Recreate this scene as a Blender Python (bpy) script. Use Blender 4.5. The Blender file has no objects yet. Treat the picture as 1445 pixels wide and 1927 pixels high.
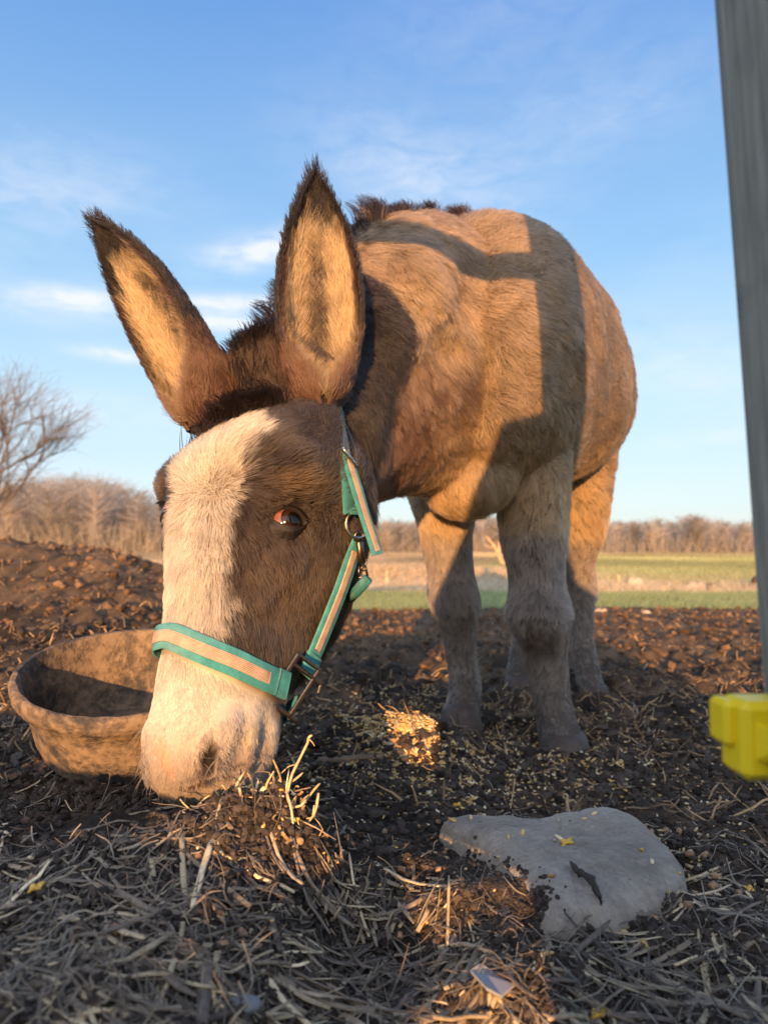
import bpy, math
import numpy as np
from mathutils import Vector, Matrix, kdtree
from mathutils.bvhtree import BVHTree

R = math.radians
rng = np.random.default_rng(11)
sc = bpy.context.scene
C = sc.collection
HAIR = 1.0

# ------------------------------------------------------------------ camera
H = 0.37
F = 1320.0
TILT = math.atan((1050 - 963.5) / F)
cam_d = bpy.data.cameras.new('camera')
cam = bpy.data.objects.new('camera', cam_d)
C.objects.link(cam)
cam.location = (0, 0, H)
cam.rotation_euler = (math.pi / 2 + TILT, 0, 0)
cam_d.sensor_fit = 'VERTICAL'
cam_d.sensor_height = 36
cam_d.lens = F / 1927 * 36
cam_d.clip_start = 0.01
cam_d.clip_end = 5000
cam_d.dof.use_dof = True
cam_d.dof.focus_distance = 0.70
cam_d.dof.aperture_fstop = 7.0
sc.camera = cam

# ------------------------------------------------------------------ world, sun, exposure
SUN_EL, SUN_AZ = R(6.3), R(7.6)          # low sun behind the camera, to its left
world = bpy.data.worlds.new('World')
sc.world = world
world.use_nodes = True
sc.view_settings.view_transform = 'Standard'
sc.view_settings.look = 'None'
sc.view_settings.exposure = 1.7
sc.view_settings.gamma = 1
sc.cycles.use_denoising = True
sc.cycles.max_bounces = 10
sc.cycles.transparent_max_bounces = 8
sc.cycles_curves.shape = 'RIBBONS'
sc.cycles.sample_clamp_indirect = 6


class NT:
    def __init__(s, tree):
        s.t = tree
        s.n = tree.nodes
        s.l = tree.links

    def new(s, typ, **kw):
        n = s.n.new(typ)
        for k, v in kw.items():
            setattr(n, k, v)
        return n

    def put(s, sock, v):
        if v is None:
            return
        if hasattr(v, 'links') or isinstance(v, bpy.types.NodeSocket):
            s.l.new(v, sock)
        else:
            sock.default_value = v

    def math(s, op, a, b=None, c=None, clamp=False):
        n = s.new('ShaderNodeMath', operation=op, use_clamp=clamp)
        s.put(n.inputs[0], a)
        s.put(n.inputs[1], b)
        s.put(n.inputs[2], c)
        return n.outputs[0]

    def noise(s, vec, scale, detail=4, rough=.55, dist=0.0):
        n = s.new('ShaderNodeTexNoise')
        s.put(n.inputs['Vector'], vec)
        n.inputs['Scale'].default_value = scale
        n.inputs['Detail'].default_value = detail
        n.inputs['Roughness'].default_value = rough
        n.inputs['Distortion'].default_value = dist
        return n.outputs['Fac']

    def ramp(s, fac, stops):
        n = s.new('ShaderNodeValToRGB')
        s.put(n.inputs[0], fac)
        el = n.color_ramp.elements
        while len(el) < len(stops):
            el.new(.5)
        for e, (p, c) in zip(el, stops):
            e.position = p
            e.color = (*c, 1) if len(c) == 3 else c
        return n.outputs[0]

    def mix(s, fac, a, b, blend='MIX'):
        n = s.new('ShaderNodeMix', data_type='RGBA', blend_type=blend)
        s.put(n.inputs[0], fac)
        s.put(n.inputs[6], (*a, 1) if isinstance(a, tuple) and len(a) == 3 else a)
        s.put(n.inputs[7], (*b, 1) if isinstance(b, tuple) and len(b) == 3 else b)
        return n.outputs[2]

    def maprange(s, v, a, b, c=0.0, d=1.0):
        n = s.new('ShaderNodeMapRange')
        s.put(n.inputs[0], v)
        for i, q in enumerate((a, b, c, d)):
            n.inputs[1 + i].default_value = q
        return n.outputs[0]


def build_world():
    W = NT(world.node_tree)
    W.n.clear()
    out = W.new('ShaderNodeOutputWorld')
    bg = W.new('ShaderNodeBackground')
    bg.inputs[1].default_value = 0.15
    sky = W.new('ShaderNodeTexSky', sky_type='NISHITA', sun_disc=False)
    sky.sun_elevation = SUN_EL
    sky.sun_rotation = math.pi + SUN_AZ
    sky.altitude = 200
    sky.air_density = 1.0
    sky.dust_density = 0.8
    sky.ozone_density = 2.0
    tc = W.new('ShaderNodeTexCoord')
    sep = W.new('ShaderNodeSeparateXYZ')
    W.l.new(tc.outputs['Generated'], sep.inputs[0])
    az = W.math('MULTIPLY', W.math('ARCTAN2', sep.outputs[0], sep.outputs[1]), 180 / math.pi)
    el = W.math('MULTIPLY', W.math('ARCSINE', sep.outputs[2]), 180 / math.pi)
    comb = W.new('ShaderNodeCombineXYZ')
    W.put(comb.inputs[0], W.math('MULTIPLY', az, 0.35))
    W.put(comb.inputs[1], el)
    soft = W.noise(comb.outputs[0], 0.16, 6, .6, .6)
    fine = W.noise(comb.outputs[0], 0.75, 5, .62, .4)
    total = None
    # cloud streaks: azimuth, elevation, half-length, half-width (degrees), slope, strength
    for a0, e0, la, lb, sl, k in ((-10.0, 23.9, 4.4, 1.15, .22, 1.0), (-24.5, 18.7, 4.2, 1.1, .08, .9),
                                  (-12.5, 19.9, 6.0, .65, .06, .85), (-13.0, 18.5, 3.8, .7, -.04, .9),
                                  (-21.5, 15.3, 2.6, .45, -.03, .9), (-26, 26, 8, 3, .1, .32), (3, 29, 9, 3.5, -.25, .34),
                                  (24, 14, 9, 3.2, -.2, .28), (17, 32, 10, 3, .1, .18), (10, 39, 12, 4, .1, .12),
                                  (-24, 11, 9, 1.5, .02, .30), (25, 9, 5, .8, .1, .25)):
        du = W.math('SUBTRACT', az, a0)
        dv = W.math('SUBTRACT', W.math('SUBTRACT', el, e0), W.math('MULTIPLY', du, sl))
        r2 = W.math('ADD', W.math('POWER', W.math('ABSOLUTE', W.math('DIVIDE', du, la)), 2.0),
                    W.math('POWER', W.math('ABSOLUTE', W.math('DIVIDE', dv, lb)), 2.0))
        g = W.math('MULTIPLY', W.math('EXPONENT', W.math('MULTIPLY', r2, -1.0)), k)
        total = g if total is None else W.math('ADD', total, g)
    shape = W.math('MULTIPLY', total, W.maprange(fine, .28, .66, .25, 1.45))
    veil = W.math('MULTIPLY', W.maprange(soft, .50, .80), W.maprange(el, 34, 8, .0, .30))
    cl = W.math('ADD', shape, veil, clamp=True)
    grad = W.ramp(W.maprange(el, 0, 90), [(p / 90, tuple(q * 1.17 for q in c)) for p, c in (
        (0, (1.18, 1.24, 1.38)), (6, (1.12, 1.30, 1.52)), (14, (.92, 1.28, 1.60)), (23, (.55, 1.0, 1.55)), (40, (.25, .60, 1.38)), (90, (.2, .45, 1.1)))])
    hazed = W.mix(.82, sky.outputs[0], grad)
    # fill light added to the sky behind the camera, lifts the shaded sides
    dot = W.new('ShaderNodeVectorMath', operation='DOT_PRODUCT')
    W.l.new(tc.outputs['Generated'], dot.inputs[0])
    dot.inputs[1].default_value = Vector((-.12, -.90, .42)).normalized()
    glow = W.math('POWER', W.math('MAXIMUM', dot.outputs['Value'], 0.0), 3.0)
    hazed = W.mix(1.0, hazed, W.mix(glow, (0, 0, 0), FILL_GLOW), 'ADD')
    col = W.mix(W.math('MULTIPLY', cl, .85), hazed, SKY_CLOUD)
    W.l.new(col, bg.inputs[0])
    W.l.new(bg.outputs[0], out.inputs[0])


FILL_GLOW = (4.2, 3.95, 3.8)
SKY_CLOUD = (2.05, 2.08, 2.2)
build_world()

sun_d = bpy.data.lights.new('sun', 'SUN')
sun_d.energy = 3.6
sun_d.angle = R(0.5)
sun_d.color = (1.0, .54, .22)
sun = bpy.data.objects.new('sun', sun_d)
C.objects.link(sun)
sun_dir = Vector((-math.sin(SUN_AZ) * math.cos(SUN_EL), -math.cos(SUN_AZ) * math.cos(SUN_EL), math.sin(SUN_EL)))
sun.rotation_euler = sun_dir.to_track_quat('Z', 'Y').to_euler()


# ------------------------------------------------------------------ helpers
def P(px, py, d):
    """the point at world distance y = d that the photo shows at pixel px, py"""
    u = (963.5 - py) / F
    x = (px - 722.5) / F
    y = math.cos(TILT) - u * math.sin(TILT)
    z = math.sin(TILT) + u * math.cos(TILT)
    k = d / y
    return np.array((x * k, d, H + z * k))


def ray(px, py):
    v = P(px, py, 1.0) - np.array((0, 0, H))
    return Vector(v).normalized()


def nz(v):
    v = np.asarray(v, float)
    return v / (np.linalg.norm(v, axis=-1, keepdims=True) + 1e-12)


def _hash(ix, iy, iz, seed):
    h = (ix.astype(np.int64) * 374761393 + iy.astype(np.int64) * 668265263 + iz.astype(np.int64) * 2147483647 + seed * 974634777) & 0xffffffff
    h = ((h ^ (h >> 13)) * 1274126177) & 0xffffffff
    h = ((h ^ (h >> 16)) * 2246822519) & 0xffffffff
    return ((h ^ (h >> 15)) & 0xffff) / 65535.0


def vnoise(x, y, z=None, seed=0):
    x = np.asarray(x, float)
    y = np.asarray(y, float)
    z = np.zeros_like(x) if z is None else np.asarray(z, float)
    ix, iy, iz = np.floor(x), np.floor(y), np.floor(z)
    fx, fy, fz = x - ix, y - iy, z - iz
    fx, fy, fz = (f * f * (3 - 2 * f) for f in (fx, fy, fz))
    o = 0
    for a in (0, 1):
        for b in (0, 1):
            for c in (0, 1):
                w = (fx if a else 1 - fx) * (fy if b else 1 - fy) * (fz if c else 1 - fz)
                o = o + w * _hash(ix + a, iy + b, iz + c, seed)
    return o * 2 - 1


def fbm(x, y, z=None, oct=4, seed=0, gain=.5):
    o, a, f = 0, 1, 1
    for k in range(oct):
        c_, s_ = math.cos(.63 + 1.1 * k), math.sin(.63 + 1.1 * k)          # each octave on its own turned lattice
        o = o + a * vnoise((x * c_ - y * s_) * f, (x * s_ + y * c_) * f, None if z is None else z * f, seed + k)
        a *= gain
        f *= 2.03
    return o


def sstep(a, b, x):
    t = np.clip((np.asarray(x, float) - a) / (b - a), 0, 1)
    return t * t * (3 - 2 * t)


def mesh_data(name, verts, faces, mat=None, smooth=True, cols=None, uvs=None):
    """verts (N,3); faces: list of (M,k) index arrays; cols (N,3) per vertex; uvs (N,2) per vertex"""
    me = bpy.data.meshes.new(name)
    verts = np.asarray(verts, np.float32)
    if not isinstance(faces, (list, tuple)):
        faces = [faces]
    faces = [np.asarray(f, np.int32) for f in faces if len(f)]
    me.vertices.add(len(verts))
    me.vertices.foreach_set('co', verts.ravel())
    loops = np.concatenate([f.ravel() for f in faces])
    sizes = np.concatenate([np.full(len(f), f.shape[1], np.int32) for f in faces])
    starts = np.concatenate([[0], np.cumsum(sizes)[:-1]]).astype(np.int32)
    me.loops.add(len(loops))
    me.loops.foreach_set('vertex_index', loops)
    me.polygons.add(len(sizes))
    me.polygons.foreach_set('loop_start', starts)
    me.polygons.foreach_set('loop_total', sizes)
    me.update(calc_edges=True)
    me.polygons.foreach_set('use_smooth', np.full(len(sizes), smooth, bool))
    if cols is not None:
        a = me.color_attributes.new('col', 'FLOAT_COLOR', 'POINT')
        a.data.foreach_set('color', np.c_[cols, np.ones(len(cols))].astype(np.float32).ravel())
    if uvs is not None:
        u = me.uv_layers.new(name='uv')
        u.data.foreach_set('uv', np.asarray(uvs, np.float32)[loops].ravel())
    if mat:
        me.materials.append(mat)
    me.validate()
    return me


def obj(name, me, parent=None, **props):
    o = bpy.data.objects.new(name, me)
    C.objects.link(o)
    if parent is not None:
        o.parent = parent
        o.matrix_parent_inverse = Matrix.Translation(-parent.location) if parent.location.length else Matrix()
    for k, v in props.items():
        o[k] = v
    return o


def thing(name, label, cat, loc=(0, 0, 0), group=None):
    o = bpy.data.objects.new(name, None)
    C.objects.link(o)
    o.location = Vector(loc)
    o.empty_display_size = .05
    o['label'] = label
    o['category'] = cat
    if group:
        o['group'] = group
    return o


class MB:
    """collects pieces of one mesh"""

    def __init__(s):
        s.v, s.q, s.t, s.c, s.uv, s.n = [], [], [], [], [], 0

    def add(s, v, q=(), t=(), c=None, uv=None):
        v = np.asarray(v, float)
        if len(q):
            s.q.append(np.asarray(q) + s.n)
        if len(t):
            s.t.append(np.asarray(t) + s.n)
        s.v.append(v)
        s.c.append(np.tile(c, (len(v), 1)) if c is not None and np.ndim(c) == 1 else (c if c is not None else np.ones((len(v), 3)) * .5))
        s.uv.append(uv if uv is not None else np.zeros((len(v), 2)))
        s.n += len(v)

    def box(s, cen, size, rot=None, bev=0.0, c=None):
        hx, hy, hz = np.asarray(size) / 2
        b = min(bev, hx * .9, hy * .9, hz * .9)
        pts = []
        for sx in (-1, 1):
            for sy in (-1, 1):
                for sz in (-1, 1):
                    pts += [(sx * hx, sy * (hy - b), sz * (hz - b)), (sx * (hx - b), sy * hy, sz * (hz - b)), (sx * (hx - b), sy * (hy - b), sz * hz)]
        pts = np.array(pts)
        bm_q, bm_t = _boxq, _boxt
        if rot is not None:
            pts = pts @ np.array(rot).T
        s.add(pts + np.asarray(cen), bm_q, bm_t, c)

    def tube(s, pts, rad, sides=8, c=None, cap=True):
        pts = np.asarray(pts, float)
        n = len(pts)
        rad = np.broadcast_to(rad, (n,))
        tg = np.gradient(pts, axis=0)
        tg = nz(tg)
        up = np.array((0, 0, 1.0)) if abs(tg[0][2]) < .9 else np.array((1.0, 0, 0))
        a = np.zeros_like(pts)
        prev = nz(np.cross(tg[0], up))
        for i in range(n):
            prev = nz(prev - tg[i] * np.dot(prev, tg[i]))
            a[i] = prev
        b = np.cross(tg, a)
        th = np.linspace(0, 2 * math.pi, sides, endpoint=False)
        v = pts[:, None] + rad[:, None, None] * (np.cos(th)[None, :, None] * a[:, None] + np.sin(th)[None, :, None] * b[:, None])
        uv = np.stack(np.broadcast_arrays((th / 6.283)[None, :], np.linspace(0, 1, n)[:, None]), -1).reshape(-1, 2)
        i = np.arange(n - 1)[:, None] * sides
        j = np.arange(sides)[None]
        k = (j + 1) % sides
        q = np.stack([i + j, i + k, i + sides + k, i + sides + j], -1).reshape(-1, 4)
        v = v.reshape(-1, 3)
        t = []
        if cap:
            v = np.vstack([v, pts[:1], pts[-1:]])
            uv = np.vstack([uv, [[0, 0], [0, 1]]])
            m = n * sides
            for jj in range(sides):
                t.append((m, (jj + 1) % sides, jj))
                t.append((m + 1, (n - 1) * sides + jj, (n - 1) * sides + (jj + 1) % sides))
        s.add(v, q, t, c, uv)

    def data(s, name, mat=None, smooth=True):
        f = []
        if s.q:
            f.append(np.concatenate(s.q))
        if s.t:
            f.append(np.concatenate(s.t))
        return mesh_data(name, np.concatenate(s.v), f, mat, smooth, np.concatenate(s.c), np.concatenate(s.uv))


def _mkbox():
    idx = {}
    k = 0
    for sx in (0, 1):
        for sy in (0, 1):
            for sz in (0, 1):
                idx[(sx, sy, sz)] = (k, k + 1, k + 2)
                k += 3
    q, t = [], []
    for ax in range(3):
        for sd in (0, 1):
            o = [(a, b) for a, b in ((0, 0), (1, 0), (1, 1), (0, 1))]
            f = []
            for a, b in o:
                key = [0, 0, 0]
                key[ax] = sd
                key[(ax + 1) % 3] = a
                key[(ax + 2) % 3] = b
                f.append(idx[tuple(key)][ax])
            q.append(f if sd else f[::-1])
    for ax in range(3):
        for a in (0, 1):
            for b in (0, 1):
                k0, k1 = [0, 0, 0], [0, 0, 0]
                k0[(ax + 1) % 3] = k1[(ax + 1) % 3] = a
                k0[(ax + 2) % 3] = k1[(ax + 2) % 3] = b
                k1[ax] = 1
                i0, i1 = idx[tuple(k0)], idx[tuple(k1)]
                f = [i0[(ax + 1) % 3], i1[(ax + 1) % 3], i1[(ax + 2) % 3], i0[(ax + 2) % 3]]
                q.append(f if (a ^ b) else f[::-1])
    for key, i in idx.items():
        t.append(i if sum(key) % 2 else i[::-1])
    return np.array(q), np.array(t)


_boxq, _boxt = _mkbox()


def material(name):
    m = bpy.data.materials.new(name)
    m.use_nodes = True
    n = NT(m.node_tree)
    n.n.clear()
    out = n.new('ShaderNodeOutputMaterial')
    b = n.new('ShaderNodeBsdfPrincipled')
    n.l.new(b.outputs[0], out.inputs[0])
    return m, n, b, out


def attr_mat(name, rough=.8, spec=.3, bump=None, vary=None):
    """colour from the mesh's own colour attribute, a little noise, optional bump (scale, strength)"""
    m, n, b, out = material(name)
    a = n.new('ShaderNodeAttribute', attribute_name='col')
    col = a.outputs['Color']
    geo = n.new('ShaderNodeNewGeometry')
    if vary:
        f = n.noise(geo.outputs['Position'], vary[0], 5, .6)
        k = n.maprange(f, .3, .7, 1 - vary[1], 1 + vary[1])
        mx = n.new('ShaderNodeVectorMath', operation='SCALE')
        n.l.new(col, mx.inputs[0])
        n.l.new(k, mx.inputs[3])
        col = mx.outputs[0]
    n.put(b.inputs['Base Color'], col)
    b.inputs['Roughness'].default_value = rough
    b.inputs['Specular IOR Level'].default_value = spec
    if bump:
        bp = n.new('ShaderNodeBump')
        bp.inputs['Strength'].default_value = bump[1]
        bp.inputs['Distance'].default_value = bump[2] if len(bump) > 2 else .002
        n.l.new(n.noise(geo.outputs['Position'], bump[0], 6, .65), bp.inputs['Height'])
        n.l.new(bp.outputs[0], b.inputs['Normal'])
    return m


def fur_mat(name, rough=.42, radial=.55):
    m = bpy.data.materials.new(name)
    m.use_nodes = True
    n = NT(m.node_tree)
    n.n.clear()
    out = n.new('ShaderNodeOutputMaterial')
    a = n.new('ShaderNodeAttribute', attribute_name='col')
    h = n.new('ShaderNodeBsdfHairPrincipled')
    h.parametrization = 'COLOR'
    n.l.new(a.outputs['Color'], h.inputs['Color'])
    h.inputs['Roughness'].default_value = rough
    h.inputs['Radial Roughness'].default_value = radial
    h.inputs['Random Roughness'].default_value = .3
    d = n.new('ShaderNodeBsdfDiffuse')
    n.l.new(a.outputs['Color'], d.inputs['Color'])
    mx = n.new('ShaderNodeMixShader')
    mx.inputs[0].default_value = .45
    n.l.new(h.outputs[0], mx.inputs[1])
    n.l.new(d.outputs[0], mx.inputs[2])
    n.l.new(mx.outputs[0], out.inputs[0])
    return m


def curves_obj(name, pts, radii, cols, mat, parent=None, grad=None, **props):
    """pts (N,K,3), radii (N,K) or (K,), cols (N,3)"""
    N, K = pts.shape[:2]
    cv = bpy.data.hair_curves.new(name)
    cv.add_curves([K] * N)
    cv.attributes['position'].data.foreach_set('vector', np.ascontiguousarray(pts, np.float32).ravel())
    ra = cv.attributes.get('radius') or cv.attributes.new('radius', 'FLOAT', 'POINT')
    ra.data.foreach_set('value', np.ascontiguousarray(np.broadcast_to(radii, (N, K)), np.float32).ravel())
    if grad is None:
        ca = cv.attributes.new('col', 'FLOAT_COLOR', 'CURVE')
        ca.data.foreach_set('color', np.c_[cols, np.ones(N)].astype(np.float32).ravel())
    else:                                        # pigment deepens towards the root
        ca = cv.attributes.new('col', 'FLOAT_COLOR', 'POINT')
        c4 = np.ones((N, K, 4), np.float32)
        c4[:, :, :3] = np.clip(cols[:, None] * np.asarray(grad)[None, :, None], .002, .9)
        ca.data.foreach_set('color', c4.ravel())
    cv.materials.append(mat)
    return obj(name, cv, parent, **props)


def grow(roots, nrm, dirs, length, lift, K=5, jit=.25, clump=None, sag=0.0, curl=0.0):
    """hair paths: leave the skin at `lift`, bend over towards `dirs`; clump = (hairs per tuft, strength)"""
    N = len(roots)
    d = dirs - nrm * np.sum(dirs * nrm, 1, keepdims=True)
    d = nz(d + rng.normal(0, jit, (N, 3)))
    d = nz(d - nrm * np.sum(d * nrm, 1, keepdims=True))
    lift = np.broadcast_to(lift, (N,))[:, None]
    length = np.broadcast_to(length, (N,))[:, None]
    pts = np.empty((N, K, 3))
    p = roots - nrm * .0015
    pts[:, 0] = p
    side = np.cross(d, nrm)
    ph = rng.uniform(0, 6.28, (N, 1))
    for k in range(1, K):
        s = k / (K - 1)
        t = nz(nrm * lift * (1.25 - 1.05 * s) + d * (1 - lift * .5) + np.array((0, 0, -sag * s)) + side * curl * np.sin(ph + 4 * s))
        p = p + t * length / (K - 1)
        pts[:, k] = p
    for per, st in ([clump] if clump and not isinstance(clump, list) else clump or []):
        M = max(2, N // per)
        gi = rng.choice(N, M, replace=False)
        kd = kdtree.KDTree(M)
        for i, g in enumerate(gi):
            kd.insert(Vector(roots[g]), i)
        kd.balance()
        near = np.fromiter((kd.find(r)[1] for r in roots), int, N)
        g = pts[gi[near]]
        w = (np.linspace(0, 1, K) ** 1.4 * st)[None, :, None] * rng.uniform(.5, 1.15, (N, 1, 1))
        w = np.clip(w, 0, 1)
        pts = pts * (1 - w) + g * w
    return pts


def sample_mesh(V, T, n, weight=None):
    """n random points on triangles T weighted by area * weight; returns points, normals, tri ids, bary"""
    a, b, c = V[T[:, 0]], V[T[:, 1]], V[T[:, 2]]
    cr = np.cross(b - a, c - a)
    ar = np.linalg.norm(cr, axis=1) * .5
    w = ar if weight is None else ar * weight
    cs = np.cumsum(w)
    ti = np.searchsorted(cs, rng.uniform(0, cs[-1], n))
    ti = np.clip(ti, 0, len(T) - 1)
    u, v = rng.uniform(0, 1, (2, n))
    f = u + v > 1
    u[f], v[f] = 1 - u[f], 1 - v[f]
    p = a[ti] + (b - a)[ti] * u[:, None] + (c - a)[ti] * v[:, None]
    return p, ti, np.c_[1 - u - v, u, v]


def crom(keys, m):
    """Catmull-Rom resample of an (n,k) key table to m rows"""
    keys = np.asarray(keys, float)
    n = len(keys)
    t = np.linspace(0, n - 1, m)
    i = np.clip(t.astype(int), 0, n - 2)
    f = (t - i)[:, None]
    k = lambda j: keys[np.clip(j, 0, n - 1)]
    p0, p1, p2, p3 = k(i - 1), k(i), k(i + 1), k(i + 2)
    return .5 * (2 * p1 + (p2 - p0) * f + (2 * p0 - 5 * p1 + 4 * p2 - p3) * f ** 2 + (3 * p1 - p0 - 3 * p2 + p3) * f ** 3)


# ------------------------------------------------------------------ ground
def base_h(x, y):
    x = np.asarray(x, float)
    y = np.asarray(y, float)
    near = .10 + .042 * sstep(.02, -.13, x) - .02 * sstep(.2, .5, x)
    z = near * (1 - sstep(.62, 1.18, y + .10 * (x < -.1)))
    z = z + .028 * np.exp(-((x + .135) / .13) ** 2 - ((y - .60) / .075) ** 2)          # the heap under the nose
    z = z + .020 * np.exp(-((x + .095) / .055) ** 2 - ((y - .60) / .04) ** 2)
    z = z - .03 * np.exp(-((x + .02) / .08) ** 2 - ((y - .52) / .09) ** 2)
    z = z + .44 * np.exp(-np.abs((x + 1.9) / 1.21) ** 3 - ((y - 3.4) / .9) ** 2)               # muck heap at left
    z = z + .10 * np.exp(-((x + .9) / .5) ** 2 - ((y - 2.2) / .6) ** 2)
    far = np.interp(y, [0, 2.2, 4, 6, 8.5, 9.2, 10, 30, 60, 100, 200, 2000], [0, -.01, -.02, -.04, -.05, -.03, -.02, .02, .42, 1.1, 1.3, 1.3])
    far = far + .22 * np.exp(-((y - 11.5) / 1.2) ** 2) * sstep(5.5, -1, x)
    z = z + far * sstep(1.2, 2.2, y)
    z = z + .007 * np.exp(-((x - .17) / .09) ** 4 - ((y - .545) / .06) ** 4)             # scraped out in front of the stone
    z = z + .108 * np.exp(-((x - .015) / .15) ** 2 - ((y - 1.20) / .17) ** 2)             # spilled feed
    z = z - .026 * np.exp(-((x - .056 + .1334 * (.54 - y)) / .05) ** 4) * sstep(.455, .39, y) * sstep(-.1, .0, y)   # lane lowered to let the sun through to the soil by the stone
    pan = np.exp(-(((x + .33) / .21) ** 4) - (((y - .93) / .2) ** 4))
    z = z * (1 - pan) + (.112 + .0 * y) * pan
    shade_bank = np.interp(x, [-2, -.27, -.22, -.20, -.11, -.09, .012, .025, 2], [.236, .236, .22, .212, .206, .142, .142, .215, .215])  # unseen rise added behind the camera, notched to shape shade and sun patches
    bk = sstep(-.08, -.2, y)
    z = z * (1 - bk) + shade_bank * bk
    return z


def ground_h(x, y):
    x = np.asarray(x, float)
    y = np.asarray(y, float)
    z = base_h(x, y)
    k = 1 - sstep(4.5, 6.5, y)
    mud = sstep(.9, 1.6, y)
    z = z + k * (.010 * fbm(x * 14, y * 14, oct=4, seed=3) + .030 * mud * np.abs(fbm(x * 9, y * 9, oct=4, seed=9, gain=.6)))
    z = z + k * .0042 * fbm(x * 55, y * 55, oct=2, seed=21)
    z = z + (1 - k) * .02 * fbm(x * 1.5, y * 1.5, oct=2, seed=5)
    return z


def soil_colour(x, y, z):
    n1 = fbm(x * 5, y * 5, oct=4, seed=31)
    n2 = fbm(x * 38, y * 38, oct=3, seed=37)
    dark = np.array((.034, .027, .022))
    brown = np.array((.135, .090, .054))
    m = np.clip(.42 + .45 * n1 + .25 * n2 + .5 * sstep(1.9, 3.0, y) - .22, 0, 1)[..., None]  # dark near, browner far off; shade round the hooves painted in
    c = dark * (1 - m) + brown * m
    c = c * (1 + .28 * n2[..., None])
    edge = y + .8 * fbm(x * .9, y * .9, oct=3, seed=41) - .18 * x
    g = (sstep(5.1, 5.7, edge))[..., None]
    gn = fbm(x * 1.6, y * 1.6, oct=4, seed=43)[..., None]
    grass = np.array((.135, .150, .035)) * (1 + .35 * gn)
    c = c * (1 - g) + grass * g
    dry = (sstep(8.6, 9.4, y + .4 * n1) * (1 - sstep(12 - 2.2 * sstep(1, 4, x), 16 - 5 * sstep(1, 5, x), y + (2 - 1.6 * sstep(1, 4, x)) * n1)))[..., None]
    c = c * (1 - dry) + np.array((.33, .215, .105)) * (1 + .25 * gn) * dry
    f = sstep(13, 17, y)[..., None]
    st = fbm(x * .12, y * .035, oct=4, seed=47)[..., None]
    right = sstep(-2, 6, x + y * -.12)[..., None]
    field = (np.array((.24, .20, .062)) * right + np.array((.36, .25, .12)) * (1 - right)) * (1 + .3 * st)
    farw = sstep(45, 80, y)[..., None]
    field = field * (1 - farw) + np.array((.36, .27, .11)) * farw
    return np.clip(c * (1 - f) + field * f, .004, 1)


def make_ground():
    ys = [-6, -4, -3, -2, -1.5, -1, -.7, -.5, -.35, -.27, -.24, -.22, -.2, -.17, -.15, -.13, -.11, -.09, -.07, -.05, -.03, 0, .05, .1, .135]
    y = .17
    while y < 600:
        ys.append(y)
        y += max(.006, y * .0062) if y < 1.45 else y * .0095 if y < 4 else y * .013
    ys += [900, 1400, 2200]
    xs = [0.0]
    x = 0.0
    while x < 600:
        x += max(.0068, (x - .25) * .021)
        xs.append(x)
    xs += [900, 1400, 2200]
    xs = np.array([-q for q in xs[:0:-1]] + xs)
    ys = np.array(ys)
    X, Y = np.meshgrid(xs, ys)
    Z = ground_h(X, Y)
    n, m = X.shape
    v = np.stack([X, Y, Z], -1).reshape(-1, 3)
    i = np.arange(n - 1)[:, None] * m
    j = np.arange(m - 1)[None]
    q = np.stack([i + j, i + j + 1, i + m + j + 1, i + m + j], -1).reshape(-1, 4)
    mat = attr_mat('soil', .95, .12, bump=(420, .9, .004), vary=(160, .35))
    obj('ground', mesh_data('ground', v, q, mat, True, soil_colour(X, Y, Z).reshape(-1, 3)), kind='structure')


make_ground()

# ------------------------------------------------------------------ donkey: one continuous body
E = P(474, 985, .795)
M = P(399, 1400, .690)
ax = nz(M - E)
f0 = np.array((-math.sin(R(28)), -math.cos(R(28)), 0))
fr = nz(f0 - ax * np.dot(f0, ax))
lt = np.cross(fr, ax)                       # towards the donkey's left


def hp(t, l, f):
    return E + ax * t + lt * l + fr * f


def hloc(p):
    q = np.asarray(p) - E
    return q @ ax, q @ lt, q @ fr


def ring(cen, u, v, ru, vp, vm, n=28, ex=2.0):
    th = np.linspace(0, 2 * math.pi, n, endpoint=False)
    c, s = np.cos(th), np.sin(th)
    cc = np.sign(c) * np.abs(c) ** (2 / ex)
    ss = np.sign(s) * np.abs(s) ** (2 / ex)
    return np.asarray(cen) + cc[:, None] * ru * u + np.where(ss > 0, ss * vp, ss * vm)[:, None] * v


def loft(mb, rings):
    n = len(rings[0])
    v = np.vstack(rings + [rings[0].mean(0)[None], rings[-1].mean(0)[None]])
    m = len(rings)
    i = np.arange(m - 1)[:, None] * n
    j = np.arange(n)[None]
    k = (j + 1) % n
    q = np.stack([i + j, i + k, i + n + k, i + n + j], -1).reshape(-1, 4)
    j = j[0]
    k = k[0]
    t = np.vstack([np.c_[np.full(n, m * n), k, j], np.c_[np.full(n, m * n + 1), (m - 1) * n + j, (m - 1) * n + k]])
    mb.add(v, q, t)


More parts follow.
